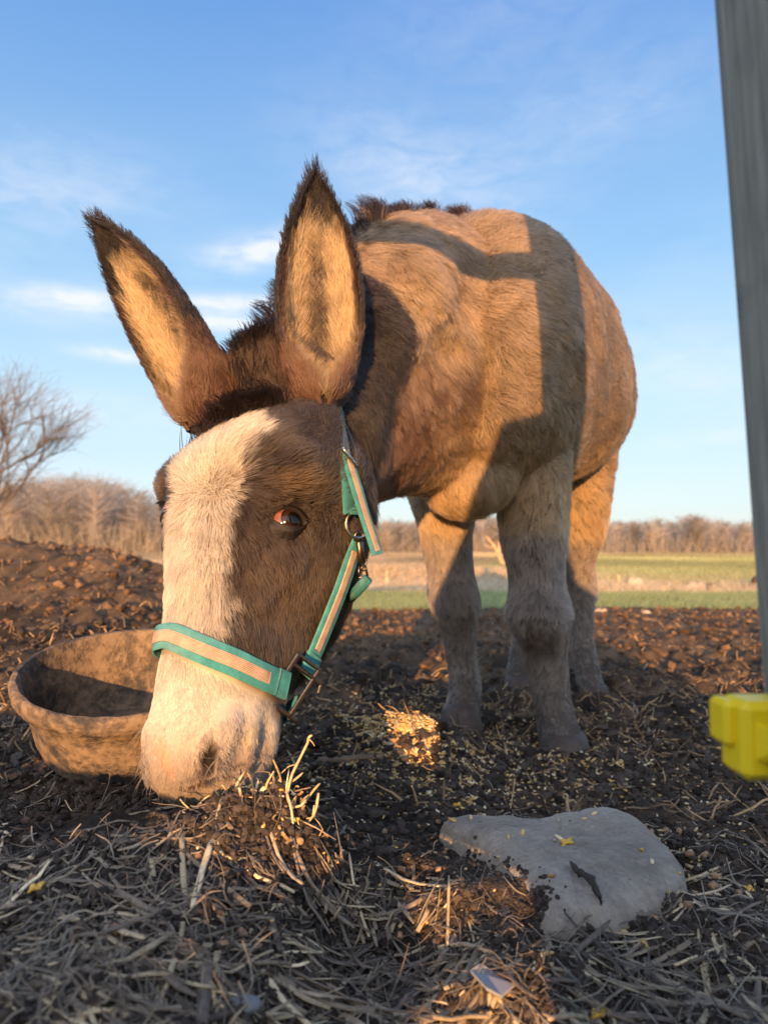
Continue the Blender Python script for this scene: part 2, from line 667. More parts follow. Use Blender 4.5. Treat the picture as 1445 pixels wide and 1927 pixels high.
def build_body():
    mb = MB()
    # head: along, half width, front, back, squareness
    keys = [(-.170, .050, -.018, .060, 2.0), (-.145, .080, .014, .085, 2.1), (-.100, .100, .056, .110, 2.2), (-.05, .115, .084, .125, 2.3),
            (-.015, .113, .083, .130, 2.35), (.015, .104, .081, .134, 2.3), (.045, .090, .077, .140, 2.3), (.09, .075, .072, .134, 2.3), (.13, .066, .067, .112, 2.3),
            (.17, .060, .064, .078, 2.3), (.205, .057, .062, .066, 2.3), (.24, .060, .061, .060, 2.3), (.265, .057, .055, .055, 2.3),
            (.285, .050, .043, .045, 2.2), (.298, .030, .026, .028, 2.0)]
    K = crom(keys, 44)
    loft(mb, [ring(E + ax * k[0], lt, fr, k[1], k[2], k[3], 32, k[4]) for k in K])
    # neck
    nk = [(-.150, .86, .560, .085, .080, .130), (-.112, .95, .565, .092, .095, .155), (-.058, 1.08, .635, .110, .165, .182),
          (.020, 1.22, .700, .130, .245, .215), (.110, 1.37, .740, .150, .285, .235), (.170, 1.48, .760, .15, .28, .22)]
    K = crom(nk, 26)
    tg = nz(np.gradient(K[:, :3], axis=0))
    up = np.array((0, 0, 1.0))
    rings = []
    for k, t in zip(K, tg):
        u = nz(np.cross(t, up))
        v = np.cross(u, t)
        rings.append(ring(k[:3], u, v, k[3], k[4], k[5], 32, 2.1))
    loft(mb, rings)
    # trunk
    tk = [(.125, 1.215, .690, .075, .09, .11), (.150, 1.275, .720, .145, .18, .185), (.185, 1.37, .755, .195, .28, .245), (.230, 1.48, .775, .215, .325, .265),
          (.300, 1.62, .785, .220, .320, .260), (.370, 1.76, .795, .228, .330, .250), (.437, 1.90, .815, .223, .322, .232),
          (.505, 2.03, .830, .205, .285, .225), (.545, 2.12, .830, .14, .20, .17), (.565, 2.17, .82, .06, .09, .08)]
    K = crom(tk, 40)
    tg = nz(np.gradient(K[:, :3], axis=0) * np.array((1, 1, .2)))
    rings = []
    for k, t in zip(K, tg):
        u = nz(np.cross(t, up))
        v = np.cross(u, t)
        rings.append(ring(k[:3], u, v, k[3], k[4], k[5], 36, 2.15))
    loft(mb, rings)
    # legs: px, py, distance, half width in px, half depth in m
    legs = [
        [(1010, 700, 1.47, 60, .10), (1003, 800, 1.44, 66, .10), (1000, 890, 1.42, 62, .085), (1003, 1000, 1.40, 53, .068), (1008, 1090, 1.39, 47, .056), (1014, 1165, 1.365, 56, .064),
         (1024, 1228, 1.38, 40, .045), (1032, 1280, 1.385, 36, .042), (1042, 1335, 1.38, 35, .043), (1052, 1375, 1.365, 40, .050), (1058, 1402, 1.35, 44, .056), (1059, 1418, 1.345, 45, .058)],
        [(845, 760, 1.52, 60, .09), (830, 850, 1.51, 66, .09), (828, 930, 1.50, 56, .078), (838, 1000, 1.5, 45, .063), (848, 1070, 1.5, 40, .054), (855, 1130, 1.485, 44, .058),
         (862, 1190, 1.5, 31, .044), (868, 1240, 1.51, 26, .038), (875, 1290, 1.5, 29, .041), (870, 1328, 1.48, 32, .045), (867, 1352, 1.46, 36, .052), (866, 1362, 1.455, 37, .053)],
        [(1075, 760, 1.93, 70, .15), (1090, 850, 1.93, 62, .13), (1098, 930, 1.94, 44, .095), (1095, 1000, 1.97, 35, .068), (1090, 1060, 2.0, 26, .052), (1092, 1105, 2.02, 26, .052),
         (1095, 1180, 2.0, 20, .033), (1101, 1240, 1.98, 22, .036), (1109, 1283, 1.95, 24, .043), (1116, 1308, 1.93, 26, .048), (1117, 1317, 1.925, 26, .048)],
        [(975, 860, 2.1, 62, .13), (980, 940, 2.12, 45, .10), (983, 1020, 2.15, 32, .065), (985, 1110, 2.17, 25, .05), (984, 1190, 2.15, 20, .033), (981, 1238, 2.12, 22, .036),
         (977, 1272, 2.09, 25, .043), (975, 1292, 2.07, 27, .048), (975, 1300, 2.065, 27, .048)]]
    for L in legs:
        K = np.array([(*P(a, b, d), w / F * d, dp) for a, b, d, w, dp in L])
        K = crom(K, 40)
        u, v = np.array((.985, -.17, 0)), np.array((.17, .985, 0))
        loft(mb, [ring(k[:3], u, v, k[3], k[4], k[4], 24, 2.1) for k in K])
    # shoulder, elbow and chest swell
    for c, r in ((P(985, 700, 1.43), (.10, .12, .19)), (P(880, 880, 1.335), (.095, .08, .085)), (P(800, 800, 1.34), (.08, .1, .1)), (P(1090, 720, 1.92), (.13, .16, .2))):
        rr = []
        for a in np.linspace(-.97, .97, 14):
            q = math.sqrt(1 - a * a)
            rr.append(ring(c + np.array((0, 0, a * r[2])), np.array((1., 0, 0)), np.array((0, 1., 0)), r[0] * q, r[1] * q, r[1] * q, 24))
        loft(mb, rr)
    tmp = obj('donkey_shell', mb.data('donkey_shell'))
    rm = tmp.modifiers.new('r', 'REMESH')
    rm.mode = 'VOXEL'
    rm.voxel_size = .0052
    sm = tmp.modifiers.new('s', 'SMOOTH')
    sm.factor = .5
    sm.iterations = 14
    dg = bpy.context.evaluated_depsgraph_get()
    me = bpy.data.meshes.new_from_object(tmp.evaluated_get(dg))
    bpy.data.objects.remove(tmp)
    V = np.empty(len(me.vertices) * 3, np.float32)
    me.vertices.foreach_get('co', V)
    V = V.reshape(-1, 3).astype(float)
    me.calc_loop_triangles()
    T = np.empty(len(me.loop_triangles) * 3, np.int32)
    me.loop_triangles.foreach_get('vertices', T)
    bpy.data.meshes.remove(me)
    return V, T.reshape(-1, 3)


BV, BT = build_body()


def vert_normals(V, T):
    n = np.zeros_like(V)
    cr = np.cross(V[T[:, 1]] - V[T[:, 0]], V[T[:, 2]] - V[T[:, 0]])
    for k in range(3):
        np.add.at(n, T[:, k], cr)
    return nz(n)


def brush(c, r, vec, along=None):
    d = BV - c
    if along is not None:                      # twice as long in this direction
        d = d - along * (d @ along)[:, None] * .52
    w = 1 - sstep(0, 1, np.linalg.norm(d, axis=1) / r)
    BV[:] = BV + w[:, None] * np.asarray(vec)


def bvh():
    return BVHTree.FromPolygons([Vector(v) for v in BV], [tuple(t) for t in BT])


def hit(tree, px, py):
    for k in range(60):                          # a mark just off the outline slides onto it
        p, n, i, d = tree.ray_cast(Vector((0, 0, H)), ray(px, py))
        if p is not None and p[1] < (1.0 if px < 690 else 3):
            return np.array(p), np.array(n)
        px += 2 if px < 450 else -2
    return None


tree = bvh()
# eyes
eyeL = hit(tree, 546, 972)[0]
t_, l_, f_ = hloc(eyeL)
print('EYE local', t_, l_, f_)
eyeR = hit(tree, 296, 966)[0]


def mark(px, py):
    return hloc(hit(tree, px, py)[0])


def loc_pt(q, side):
    return hp(q[0], q[1] * side, q[2])


NOST, WING, HOLLOW, HOLLOW2, LIP = (mark(*q) for q in ((394, 1412), (424, 1405), (452, 1405), (496, 1402), (474, 1395)))
PINK = [hit(tree, *q)[0] for q in ((303, 1398), (312, 1424), (324, 1449))]
MOUTH = [hit(tree, *q)[0] for q in ((338, 1474), (372, 1462), (420, 1450), (466, 1436), (500, 1418))]
# edges of the white blaze, as marked on the face (along the head -> sideways)
_r = [mark(*q) for q in ((455, 778), (490, 795), (528, 825), (494, 842), (477, 882), (464, 926), (455, 970), (444, 1005), (442, 1062), (446, 1119), (434, 1172), (444, 1216), (490, 1269), (502, 1313), (520, 1357))]
_l = [mark(*q) for q in ((415, 776), (371, 785), (345, 805), (312, 850), (304, 876), (325, 908), (328, 935), (316, 961), (308, 1005))]
BR = np.array(sorted((q[0], q[1]) for q in _r))
BL = np.array(sorted((q[0], q[1]) for q in _l))
print('BLAZE', BR.round(3).tolist(), BL.round(3).tolist())


def sculpt(side):
    e = eyeL if side > 0 else eyeR
    out = nz(lt * side * .75 + fr * .66)
    brush(e - ax * .040 + out * .004, .042, out * (.017 if side > 0 else .006))
    brush(e - ax * .092 - fr * .015, .045, -out * .010)            # temple
    brush(hp(.075, .080 * side, .025), .030, out * .006)           # facial crest
    brush(hp(.105, .070 * side, .035), .026, out * .005)          # brow
    brush(e - ax * .020 + fr * -.02, .03, out * .006)
    brush(e, .038, -out * .011)                                   # socket
    brush(e + ax * .035 + fr * .02, .04, -out * .006)
    brush(hp(.055, .083 * side, -.055), .065, lt * side * .004)     # cheek
    brush(hp(.12, .07 * side, .02), .05, -lt * side * .006)       # hollow before the cheek
    nost = loc_pt(NOST, side)
    wing, hol, hol2, lip = (loc_pt(q, side) for q in (WING, HOLLOW, HOLLOW2, LIP))
    brush(wing, .024, out * (.007 if side > 0 else .003), ax)
    brush(loc_pt(WING, side) - ax * .02, .02, out * .003)
    brush(hol, .017, -out * .009, ax)
    brush(lip, .022, out * .005, ax)
    brush(hol2, .018, -lt * side * .007, ax)
    brush(nost + fr * .012, .02, fr * .004)
    brush(nost, .0105, -nz(lt * side * .5 + fr * .7) * .020, ax)
    brush(nost + ax * .014 - fr * .003, .008, -nz(lt * side * .5 + fr * .7) * .010, ax)
    return nost


NOSTL = sculpt(1)
NOSTR = sculpt(-1)
brush(hp(.13, 0, .075), .06, fr * -.004)
brush(hp(-.045, .10, -.01), .05, lt * .006 - fr * .002)
for q, r_, k in (((872, 520), .07, -.010), ((868, 580), .07, -.012), ((830, 650), .07, -.012), ((775, 705), .07, -.010), ((735, 790), .07, -.006), ((930, 640), .09, .010), ((1010, 560), .08, -.010), ((1060, 700), .09, -.010), ((1120, 640), .09, .010), ((900, 760), .08, .008),
                 ((790, 500), .09, .012), ((800, 570), .09, .020), ((740, 640), .08, .014)):
    h_ = hit(tree, *q)
    brush(h_[0], r_, h_[1] * k)
BN = vert_normals(BV, BT)
tree = bvh()
print('BODY', len(BV), len(BT))

BUFF = np.array((.40, .265, .13))
WHITE = np.array((.43, .365, .275))


def nostril_d(p, q, sd):
    """distance from the slit of a nostril, its depth left out"""
    inw = nz(-(lt * sd * .5 + fr * .7))
    d = p - q - ax * .004
    k = d @ inw
    d = d - inw * (k * ((k > -.004) & (k < .04)))[:, None]
    return np.linalg.norm(d - ax * (d @ ax)[:, None] * .55, axis=1)


def coat_colour(p, n):
    """coat colour at points p (N,3)"""
    t, l, f = hloc(p)
    N = len(p)
    n1 = fbm(p[:, 0] * 9, p[:, 1] * 9, p[:, 2] * 9, 3, 51)
    n2 = fbm(p[:, 0] * 45, p[:, 1] * 45, p[:, 2] * 45, 2, 57)
    body = np.array((.212, .137, .072)) * (1 + .22 * n1 + .12 * n2)[:, None]
    # leg and belly tones
    low = sstep(.62, .35, p[:, 2] + .05 * n1)[:, None]
    body = body * (1 - low) + np.array((.190, .150, .122)) * (1 + .15 * n2)[:, None] * low
    belly = (sstep(.66, .50, p[:, 2] - .12 * (p[:, 1] - 1.4) + .03 * n1) * sstep(.40, .47, p[:, 2]) * sstep(1.15, 1.3, p[:, 1]))[:, None]
    body = body * (1 - belly) + np.array((.33, .21, .10)) * belly
    knee = (np.exp(-(np.linalg.norm((p - P(1012, 1195, 1.32)) * np.array((1, .8, .9)), axis=1) / .034) ** 2) * .75)[:, None]
    body = body * (1 - knee) + np.array((.085, .052, .038)) * knee
    hoofish = sstep(.16, .06, p[:, 2])[:, None] * sstep(1.2, 1.3, p[:, 1])[:, None]
    body = body * (1 - .35 * hoofish)
    # neck, darker brown towards the throat
    nk = (sstep(1.24, 1.04, p[:, 1] + .06 * n1) * sstep(.74, .58, p[:, 2] + .05 * n1))[:, None]
    body = body * (1 - nk) + np.array((.115, .064, .040)) * (1 + .3 * n2 + .2 * n1)[:, None] * nk
    # head
    hd = sstep(.98, .90, p[:, 1] - .0 * t)
    hd = np.where(p[:, 1] < 1.02, sstep(-.16, -.12, f), 0)
    head = np.array((.036, .026, .019)) * (1 + .22 * n1 + .15 * n2)[:, None]
    paler = (np.exp(-((t - t_ - .05) / .04) ** 2 - ((l - l_ * .95) / .04) ** 2) * .7)[:, None]  # clods near the hooves coloured darker for the shade there
    head = head * (1 - paler) + np.array((.075, .048, .029)) * paler
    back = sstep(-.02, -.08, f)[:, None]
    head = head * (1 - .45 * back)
    # blaze
    n3 = fbm(p[:, 0] * 110, p[:, 1] * 110, p[:, 2] * 110, 2, 59)
    wob = .0055 * n2 + .0055 * n3 - .007 - .010 * sstep(.07, .0, t) * sstep(-.12, -.055, t)
    rt_ = np.interp(t, BR[:, 0], BR[:, 1], left=-.2) + wob
    lf_ = np.interp(t, BL[:, 0], BL[:, 1], left=.2) + wob + .026
    lf_ = np.where(t > .04, np.interp(t, [.04, .06, .10, .14, .16], [BL[-1, 1], BL[-1, 1] - .002, BL[-1, 1] - .0, -.066, -.2]) + wob + .024, lf_)
    tp_ = sstep(BR[0, 0] - .004, BR[0, 0] + .010, t + .01 * n2 - .004)
    bl = (sstep(.006, -.006, l - rt_) * sstep(-.006, .006, l - lf_) * tp_ * sstep(-.05, -.02, f + .25 * np.clip(t - .12, 0, .1)))[:, None]
    wh = WHITE * (1 + .06 * n1 + .05 * n2)[:, None]
    head = head * (1 - bl) + wh * bl
    mz = sstep(.19, .215, t + .25 * np.clip(f, -.1, .05) + .006 * n1)[:, None]
    mzc = np.array((.43, .375, .30))
    lips = sstep(.205, .27, t + .15 * np.clip(-f, -.1, .0) + .014 * n1)[:, None]
    mzc = mzc * (1 - lips) + np.array((.235, .185, .14)) * lips
    head = head * (1 - mz) + mzc * (1 + .12 * n2)[:, None] * mz
    pd = np.min([np.linalg.norm(p - (PINK[i] * (1 - k) + PINK[i + 1] * k), axis=1) - .0045 * (.4 + k * .6 if i == 0 else 1 - k * .7) for i in (0, 1) for k in (0, .25, .5, .75, 1)], axis=0)
    pink = sstep(.0025, -.001, pd - .0012 + .0012 * n2)[:, None]
    head = head * (1 - pink) + np.array((.55, .24, .15)) * pink
    md = np.min([np.linalg.norm(p - (MOUTH[i] * (1 - k) + MOUTH[i + 1] * k), axis=1) for i in range(len(MOUTH) - 1) for k in np.linspace(0, 1, 9)], axis=0)
    mo = sstep(.0045, .001, md + .001 * n2)[:, None]
    grey = (sstep(.030, .008, md + .004 * n1) * .55)[:, None]
    head = head * (1 - grey) + np.array((.17, .13, .105)) * grey
    head = head * (1 - mo) + np.array((.035, .022, .018)) * mo
    # dark round the eyes, pale crescent above the left one
    for e, sd in ((eyeL, 1), (eyeR, -1)):
        te, le, fe = hloc(e)
        dd = np.sqrt(((t - te) / .8) ** 2 + (l - le) ** 2 + (f - fe) ** 2)
        dk = (1 - sstep(.016, .030, dd + .003 * n2))[:, None]
        tear = np.exp(-((t - te - .017) / .012) ** 2 - ((l - le + .020 * sd) / .014) ** 2)[:, None] * .85
        head = head * (1 - np.maximum(dk, tear * .8)) + np.array((.022, .015, .012)) * np.maximum(dk, tear * .8)
        pc = (np.exp(-((t - te + .028) / .007) ** 2) * np.exp(-((l - le) / .02) ** 2))[:, None] * .6
        head = head * (1 - pc) + np.array((.20, .125, .065)) * pc
    for q, sd in ((NOSTL, 1), (NOSTR, -1)):
        dk = (1 - sstep(.005, .0105, nostril_d(p, q, sd) + .0015 * n2))[:, None]
        head = head * (1 - dk) + np.array((.010, .007, .006)) * dk
    poll = (sstep(-.135, -.16, t + .01 * n2) * sstep(.07, .04, np.abs(l)))[:, None]
    head = head * (1 - poll) + np.array((.035, .020, .014)) * poll
    hd = hd[:, None]
    return np.clip(body * (1 - hd) + head * hd, .004, .85)


# ears ------------------------------------------------------------
def ear_mesh(base, tip, bend, face, w, depth):
    """leaf-shaped trough; `face` = way it opens. returns verts, tris, and per-vertex (s, theta, inner)"""
    ns, nt = 44, 27
    base, tip = np.asarray(base), np.asarray(tip)
    s = np.linspace(0, 1, ns)
    cl = base[None] * (1 - s)[:, None] + tip[None] * s[:, None] + np.asarray(bend)[None] * (4 * s * (1 - s))[:, None]
    tg = nz(np.gradient(cl, axis=0))
    fc = nz(face - tg * np.sum(tg * face, 1, keepdims=True))
    sd = np.cross(tg, fc)
    wid = np.interp(s, [0, .06, .15, .3, .45, .6, .75, .87, .95, 1], np.array([.30, .52, .76, .97, 1, .93, .74, .47, .22, .03])) * w
    dep = np.interp(s, [0, .1, .3, .6, .85, 1], [1.35, 1.2, 1.0, .75, .42, .05]) * depth
    span = np.interp(s, [0, .10, .25, .5, .8, 1], [170, 150, 118, 100, 92, 85])
    V, info = [], []
    for inner in (0, 1):
        k = .0055
        for i in range(ns):
            th = np.radians(np.linspace(-span[i], span[i], nt))
            ww = max(wid[i] - inner * k, .0004)
            dd = max(dep[i] - inner * k, .0002)
            x = np.sin(th) * ww
            yb = -np.cos(th) * dd
            V.append(cl[i] + x[:, None] * sd[i] + yb[:, None] * fc[i])
            info.append(np.c_[np.full(nt, s[i]), th / np.radians(span[i]), np.full(nt, inner)])
    V = np.vstack(V)
    info = np.vstack(info)
    q = []
    for i in range(ns - 1):
        for j in range(nt - 1):
            a = i * nt + j
            q.append((a, a + 1, a + nt + 1, a + nt))
            b = a + ns * nt
            q.append((b, b + nt, b + nt + 1, b + 1))
        for j in (0, nt - 1):
            a = i * nt + j
            b = a + ns * nt
            q.append((a, a + nt, b + nt, b) if j == 0 else (a, b, b + nt, a + nt))
    for j in range(nt - 1):
        a = (ns - 1) * nt + j
        b = a + ns * nt
        q.append((a, a + 1, b + 1, b))
    q = np.array(q)
    T = np.vstack([q[:, [0, 1, 2]], q[:, [0, 2, 3]]])
    return V, T, info, (cl, tg, fc, sd)


def ear_colour(info, p):
    s, th, inner = info[:, 0], np.abs(info[:, 1]), info[:, 2]
    n = fbm(p[:, 0] * 60, p[:, 1] * 60, p[:, 2] * 60, 2, 63)
    dk = np.array((.010, .007, .006))
    br = np.array((.095, .045, .022))
    o = sstep(.12, .42, s + .08 * n)[:, None]
    outc = br * (1 - o) + dk * o
    rim = np.clip(sstep(.68, .86, th + .08 * n) * (.5 + .5 * sstep(.15, .5, s)), 0, 1)[:, None]
    slit = (np.exp(-((info[:, 1] - .02 + .14 * n) / .20) ** 2) * sstep(.14, .26, s) * sstep(.80, .62, s + .06 * n) * np.clip(1.5 + .8 * n, 0, 1))[:, None]
    tipd = sstep(.70, .82, s + .05 * n + .10 * (th > .55) * (info[:, 1] < 0))[:, None]
    inc = np.array((.42, .295, .16)) * (1 + .15 * n)[:, None]
    inc = inc * (1 - slit) + np.array((.03, .02, .014)) * slit
    inc = inc * (1 - rim) + np.array((.030, .015, .011)) * rim
    inc = inc * (1 - tipd) + dk * tipd
    i = inner[:, None]
    return np.clip(outc * (1 - i) + inc * i, .004, .8)


ears = [ear_mesh(P(600, 788, .840), P(592, 318, .88), np.array((.004, 0, 0)), nz(np.array((.22, -1.0, -.05))), .055, .042),
        ear_mesh(P(420, 803, .862), P(172, 408, .91), np.array((-.001, .0, .004)), nz(np.array((-.72, -1.0, -.15))), .053, .044)]

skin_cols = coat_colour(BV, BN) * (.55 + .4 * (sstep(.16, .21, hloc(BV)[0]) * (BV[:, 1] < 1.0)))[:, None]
allV, allT, allC = [BV], [BT], [skin_cols]
off = len(BV)
for V, T, info, fr_ in ears:
    allV.append(V)
    allT.append(T + off)
    allC.append(ear_colour(info, V) * .6)
    off += len(V)
skin = attr_mat('donkey_skin', .75, .2, bump=(900, .3, .001))
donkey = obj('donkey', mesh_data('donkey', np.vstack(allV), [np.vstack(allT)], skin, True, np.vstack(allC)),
             label='shaggy brown donkey with a white blaze, head down nosing straw', category='donkey')

# coat ------------------------------------------------------------
fur = fur_mat('coat_hair')


def tri_fields(V, T):
    c = (V[T[:, 0]] + V[T[:, 1]] + V[T[:, 2]]) / 3
    return c


def grow_coat():
    cen = tri_fields(BV, BT)
    t, l, f = hloc(cen)
    is_head = (cen[:, 1] < 1.0) & (f > -.16)
    tn = nz(np.cross(BV[BT[:, 1]] - BV[BT[:, 0]], BV[BT[:, 2]] - BV[BT[:, 0]]))
    view = nz(np.array((0, 0, H)) - cen)
    facing = np.sum(tn * view, 1)
    dist = np.linalg.norm(cen - np.array((0, 0, H)), axis=1)
    vis = np.where(facing > -.35, 1.0, .12)
    wt = vis * (1.0 / dist) ** 1.7
    wt = wt * np.where(is_head, 1.25, 1.0)
    muzzle = is_head & (t > .19)
    wt = wt * np.where(muzzle, 1.7, 1)
    # hidden tops inside the heap / hoof soles
    n = int(470000 * HAIR)
    p, ti, bc = sample_mesh(BV, BT, n, wt)
    nrm = nz(BN[BT[ti, 0]] * bc[:, :1] + BN[BT[ti, 1]] * bc[:, 1:2] + BN[BT[ti, 2]] * bc[:, 2:])
    t, l, f = hloc(p)
    head = (p[:, 1] < 1.0) & (f > -.16)
    # keep clear of eye openings and nostrils
    de = np.minimum(*[np.sqrt(np.sum((p - q) ** 2, 1) + 1.1 * ((p - q) @ ax) ** 2) for q in (eyeL, eyeR)])
    dn = np.minimum(*[nostril_d(p, q, sd) for q, sd in ((NOSTL, 1), (NOSTR, -1))])
    keep = (de > .0190) & (dn > .0062)
    p, nrm, t, l, f, head, de, dn = (q[keep] for q in (p, nrm, t, l, f, head, de, dn))
    n = len(p)
    col = coat_colour(p, nrm)
    # lie of the coat
    D = np.zeros((n, 3))
    body_ax = nz(np.array((.33, .94, -.30)))
    D[:] = body_ax
    leg = sstep(.62, .45, p[:, 2])[:, None] * (~head)[:, None]
    D = D * (1 - leg) + np.array((.05, .1, -1.0)) * leg
    neck = sstep(1.35, 1.1, p[:, 1])[:, None] * (~head)[:, None] * (1 - leg)
    D = D * (1 - neck) + np.array((.35, .55, -.75)) * neck
    up = sstep(.05, -.03, t)[:, None]
    hd = (-ax * 1.0 + 0 * fr) * up + (ax * 1.0) * (1 - up)
    side = nz(l[:, None] * lt + .0)
    hd = hd + side * (.55 + .5 * np.exp(-((t - .01) / .05) ** 2))[:, None] * sstep(.0, .05, np.abs(l))[:, None]
    back = sstep(.0, -.06, f)[:, None]
    hd = hd * (1 - back) + (ax * .5 - fr * .9) * back
    D = np.where(head[:, None], hd, D)
    lum = fbm(p[:, 0] * 6, p[:, 1] * 6, p[:, 2] * 6, 3, 71)
    D = D + .35 * np.c_[fbm(p[:, 0] * 8, p[:, 1] * 8, p[:, 2] * 8, 2, 81), fbm(p[:, 0] * 8, p[:, 1] * 8, p[:, 2] * 8, 2, 85), fbm(p[:, 0] * 8, p[:, 1] * 8, p[:, 2] * 8, 2, 89)]
    L = np.full(n, .038)
    L = np.where(p[:, 2] < .62, .030, L)
    L = np.where((p[:, 2] < .27) & ~head, .016, L)
    L = np.where((p[:, 2] < .16) & ~head, .013, L)
    L = np.where((p[:, 2] < .08) & ~head, .010, L)
    L = np.where((p[:, 2] < .030) & ~head, .003, L)
    Lh = np.interp(t, [-.2, -.10, -.03, .04, .12, .17, .21, .25], [.016, .020, .020, .015, .014, .010, .0075, .006])
    Lh = Lh + .014 * sstep(-.02, -.10, f) * sstep(.20, .12, t)
    Lh = Lh * sstep(.012, .045, de) + .004
    L = np.where(head, Lh, L)
    L = L * rng.uniform(.6, 1.25, n) * (1 + .32 * lum)
    kd = kdtree.KDTree(len(STRAP))
    for i, q in enumerate(STRAP):
        kd.insert(Vector(q), i)
    kd.balance()
    for i in np.where(p[:, 1] < 1.12)[0]:
        dd = kd.find(p[i])[2]
        if dd < .0165:
            L[i] *= .22 + .78 * float(sstep(.0115, .0165, dd))
    lift = np.where(head, np.interp(t, [-.15, -.05, .05, .2, .25], [.55, .55, .48, .30, .25]), .46) + .16 * lum
    near = np.linalg.norm(p - np.array((0, 0, H)), axis=1)
    rad = np.where(head, .00028, .00036 * near / 1.0)
    groups = (('coat', ~head, [(150, .30), (16, .48)], .34), ('face_coat', head, [(90, .22), (14, .40)], .30))
    for nm, mk, cl, jit in groups:
        k = np.where(mk)[0]
        pts = grow(p[k], nrm[k], D[k], L[k], np.clip(lift[k], .1, .8), 5, jit, cl, .05)
        prof = np.array((1.0, 1.0, .85, .6, .18))
        q = p[k]
        tn = fbm(q[:, 0] * 85, q[:, 1] * 85, q[:, 2] * 55, 2, 97)[:, None]
        cc = col[k] * rng.uniform(.72, 1.28, (len(k), 1)) * (1 + .24 * tn)
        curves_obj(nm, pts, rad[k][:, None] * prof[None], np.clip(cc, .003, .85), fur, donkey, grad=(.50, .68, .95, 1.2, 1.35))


def grow_ears():
    P_, R_, C_ = [], [], []
    for V, T, info, (cl, tg, fc, sd) in ears:
        N_ = vert_normals(V, T)
        s = info[T, 0].mean(1)
        wt = 1 + 1.2 * sstep(.3, .1, s)
        n = int(34000 * HAIR)
        p, ti, bc = sample_mesh(V, T, n, wt)
        ok_ = info[T[ti, 0], 0] > .012
        p, ti, bc = p[ok_], ti[ok_], bc[ok_]
        n = len(p)
        nrm = nz(N_[T[ti, 0]] * bc[:, :1] + N_[T[ti, 1]] * bc[:, 1:2] + N_[T[ti, 2]] * bc[:, 2:])
        inf = info[T[ti, 0]] * bc[:, :1] + info[T[ti, 1]] * bc[:, 1:2] + info[T[ti, 2]] * bc[:, 2:]
        s, th, inner = inf.T
        # outward normals: away from the sheet's middle
        ci = np.clip((s * (len(cl) - 1)).astype(int), 0, len(cl) - 1)
        rad_v = p - cl[ci]
        outw = nz(rad_v - tg[ci] * np.sum(rad_v * tg[ci], 1, keepdims=True))
        nr = np.where((inner > .5)[:, None], -outw, outw)
        rim = np.abs(th) > .93
        nr = np.where(rim[:, None], nz(fc[ci] * .6 + outw * .7), nr)
        D = tg[ci] * .9
        inn = (inner > .5)[:, None]
        D = D + np.where(inn, (-np.sign(th)[:, None] * sd[ci] * .75 + fc[ci] * .5), 0)
        L = np.where(inner > .5, .024, .014) * rng.uniform(.6, 1.25, n)
        L = np.where(rim, .013 * rng.uniform(.6, 1.3, n), L)
        L = L + .006 * sstep(.85, .97, s)
        L = L + .010 * sstep(.28, .08, s)
        lift = np.where(inner > .5, .52, .38)
        pts = grow(p, nr, D, L, lift, 5, .30, (12, .55), .0)
        P_.append(pts)
        R_.append(np.full((n, 1), .00027) * np.array((1, 1, .85, .6, .18))[None])
        C_.append(np.clip(ear_colour(inf, p) * rng.uniform(.7, 1.3, (n, 1)), .003, .8))
    curves_obj('ear_hair', np.vstack(P_), np.vstack(R_), np.vstack(C_), fur, donkey, grad=(.55, .75, 1, 1.15, 1.25))


def grow_mane():
    # crest line: px, py, distance
    key = np.array([P(450, 735, .80), P(468, 705, .85), P(508, 640, .94), P(600, 540, 1.05), P(690, 478, 1.13), P(780, 432, 1.28), P(850, 418, 1.41), P(890, 422, 1.50)])
    line = crom(key, 200)
    n = int(13000 * HAIR)
    u = rng.uniform(0, 1, n) ** .9
    u[: n // 3] = rng.uniform(0, .30, n // 3)
    i = np.clip(u * 199, 0, 198).astype(int)
    tg = nz(np.gradient(line, axis=0))[i]
    sdv = nz(np.cross(tg, np.array((0, 0, 1.0))))
    p = line[i] + sdv * rng.normal(0, 1, (n, 1)) * np.interp(u, [0, .3, .5], [.020, .017, .011])[:, None] + tg * rng.normal(0, .004, (n, 1))
    for q in p:
        h = tree.ray_cast(Vector((q[0], q[1], q[2] + .35)), Vector((0, 0, -1)))
        if h[0] is not None:
            q[2] = h[0][2] - .004
    nrm = np.tile((0, 0, 1.0), (n, 1))
    D = -tg * .55 + sdv * rng.normal(0, .25, (n, 1)) + np.array((0, 0, .2))
    tuft = .72 + .4 * fbm(u * 26, u * 0, oct=2, seed=5)
    L = np.interp(u, [0, .08, .2, .5, .8, .93, 1], [.034, .052, .060, .058, .060, .050, .02]) * tuft * rng.uniform(.75, 1.1, n)
    pts = grow(p, nrm, D, L, .93, 6, .18, (34, .7))
    c = np.tile((.016, .012, .012), (n, 1)) * rng.uniform(.7, 1.5, (n, 1))
    br = (rng.uniform(0, 1, n) < .18 * (u > .4) + .5 * sstep(.86, .97, u))[:, None]
    c = np.where(br, np.array((.16, .09, .05)) * rng.uniform(.7, 1.3, (n, 1)), c)
    curves_obj('mane', pts, np.array((1, 1, .95, .8, .6, .2))[None] * .00045, c, fur, donkey)


STRAP = []


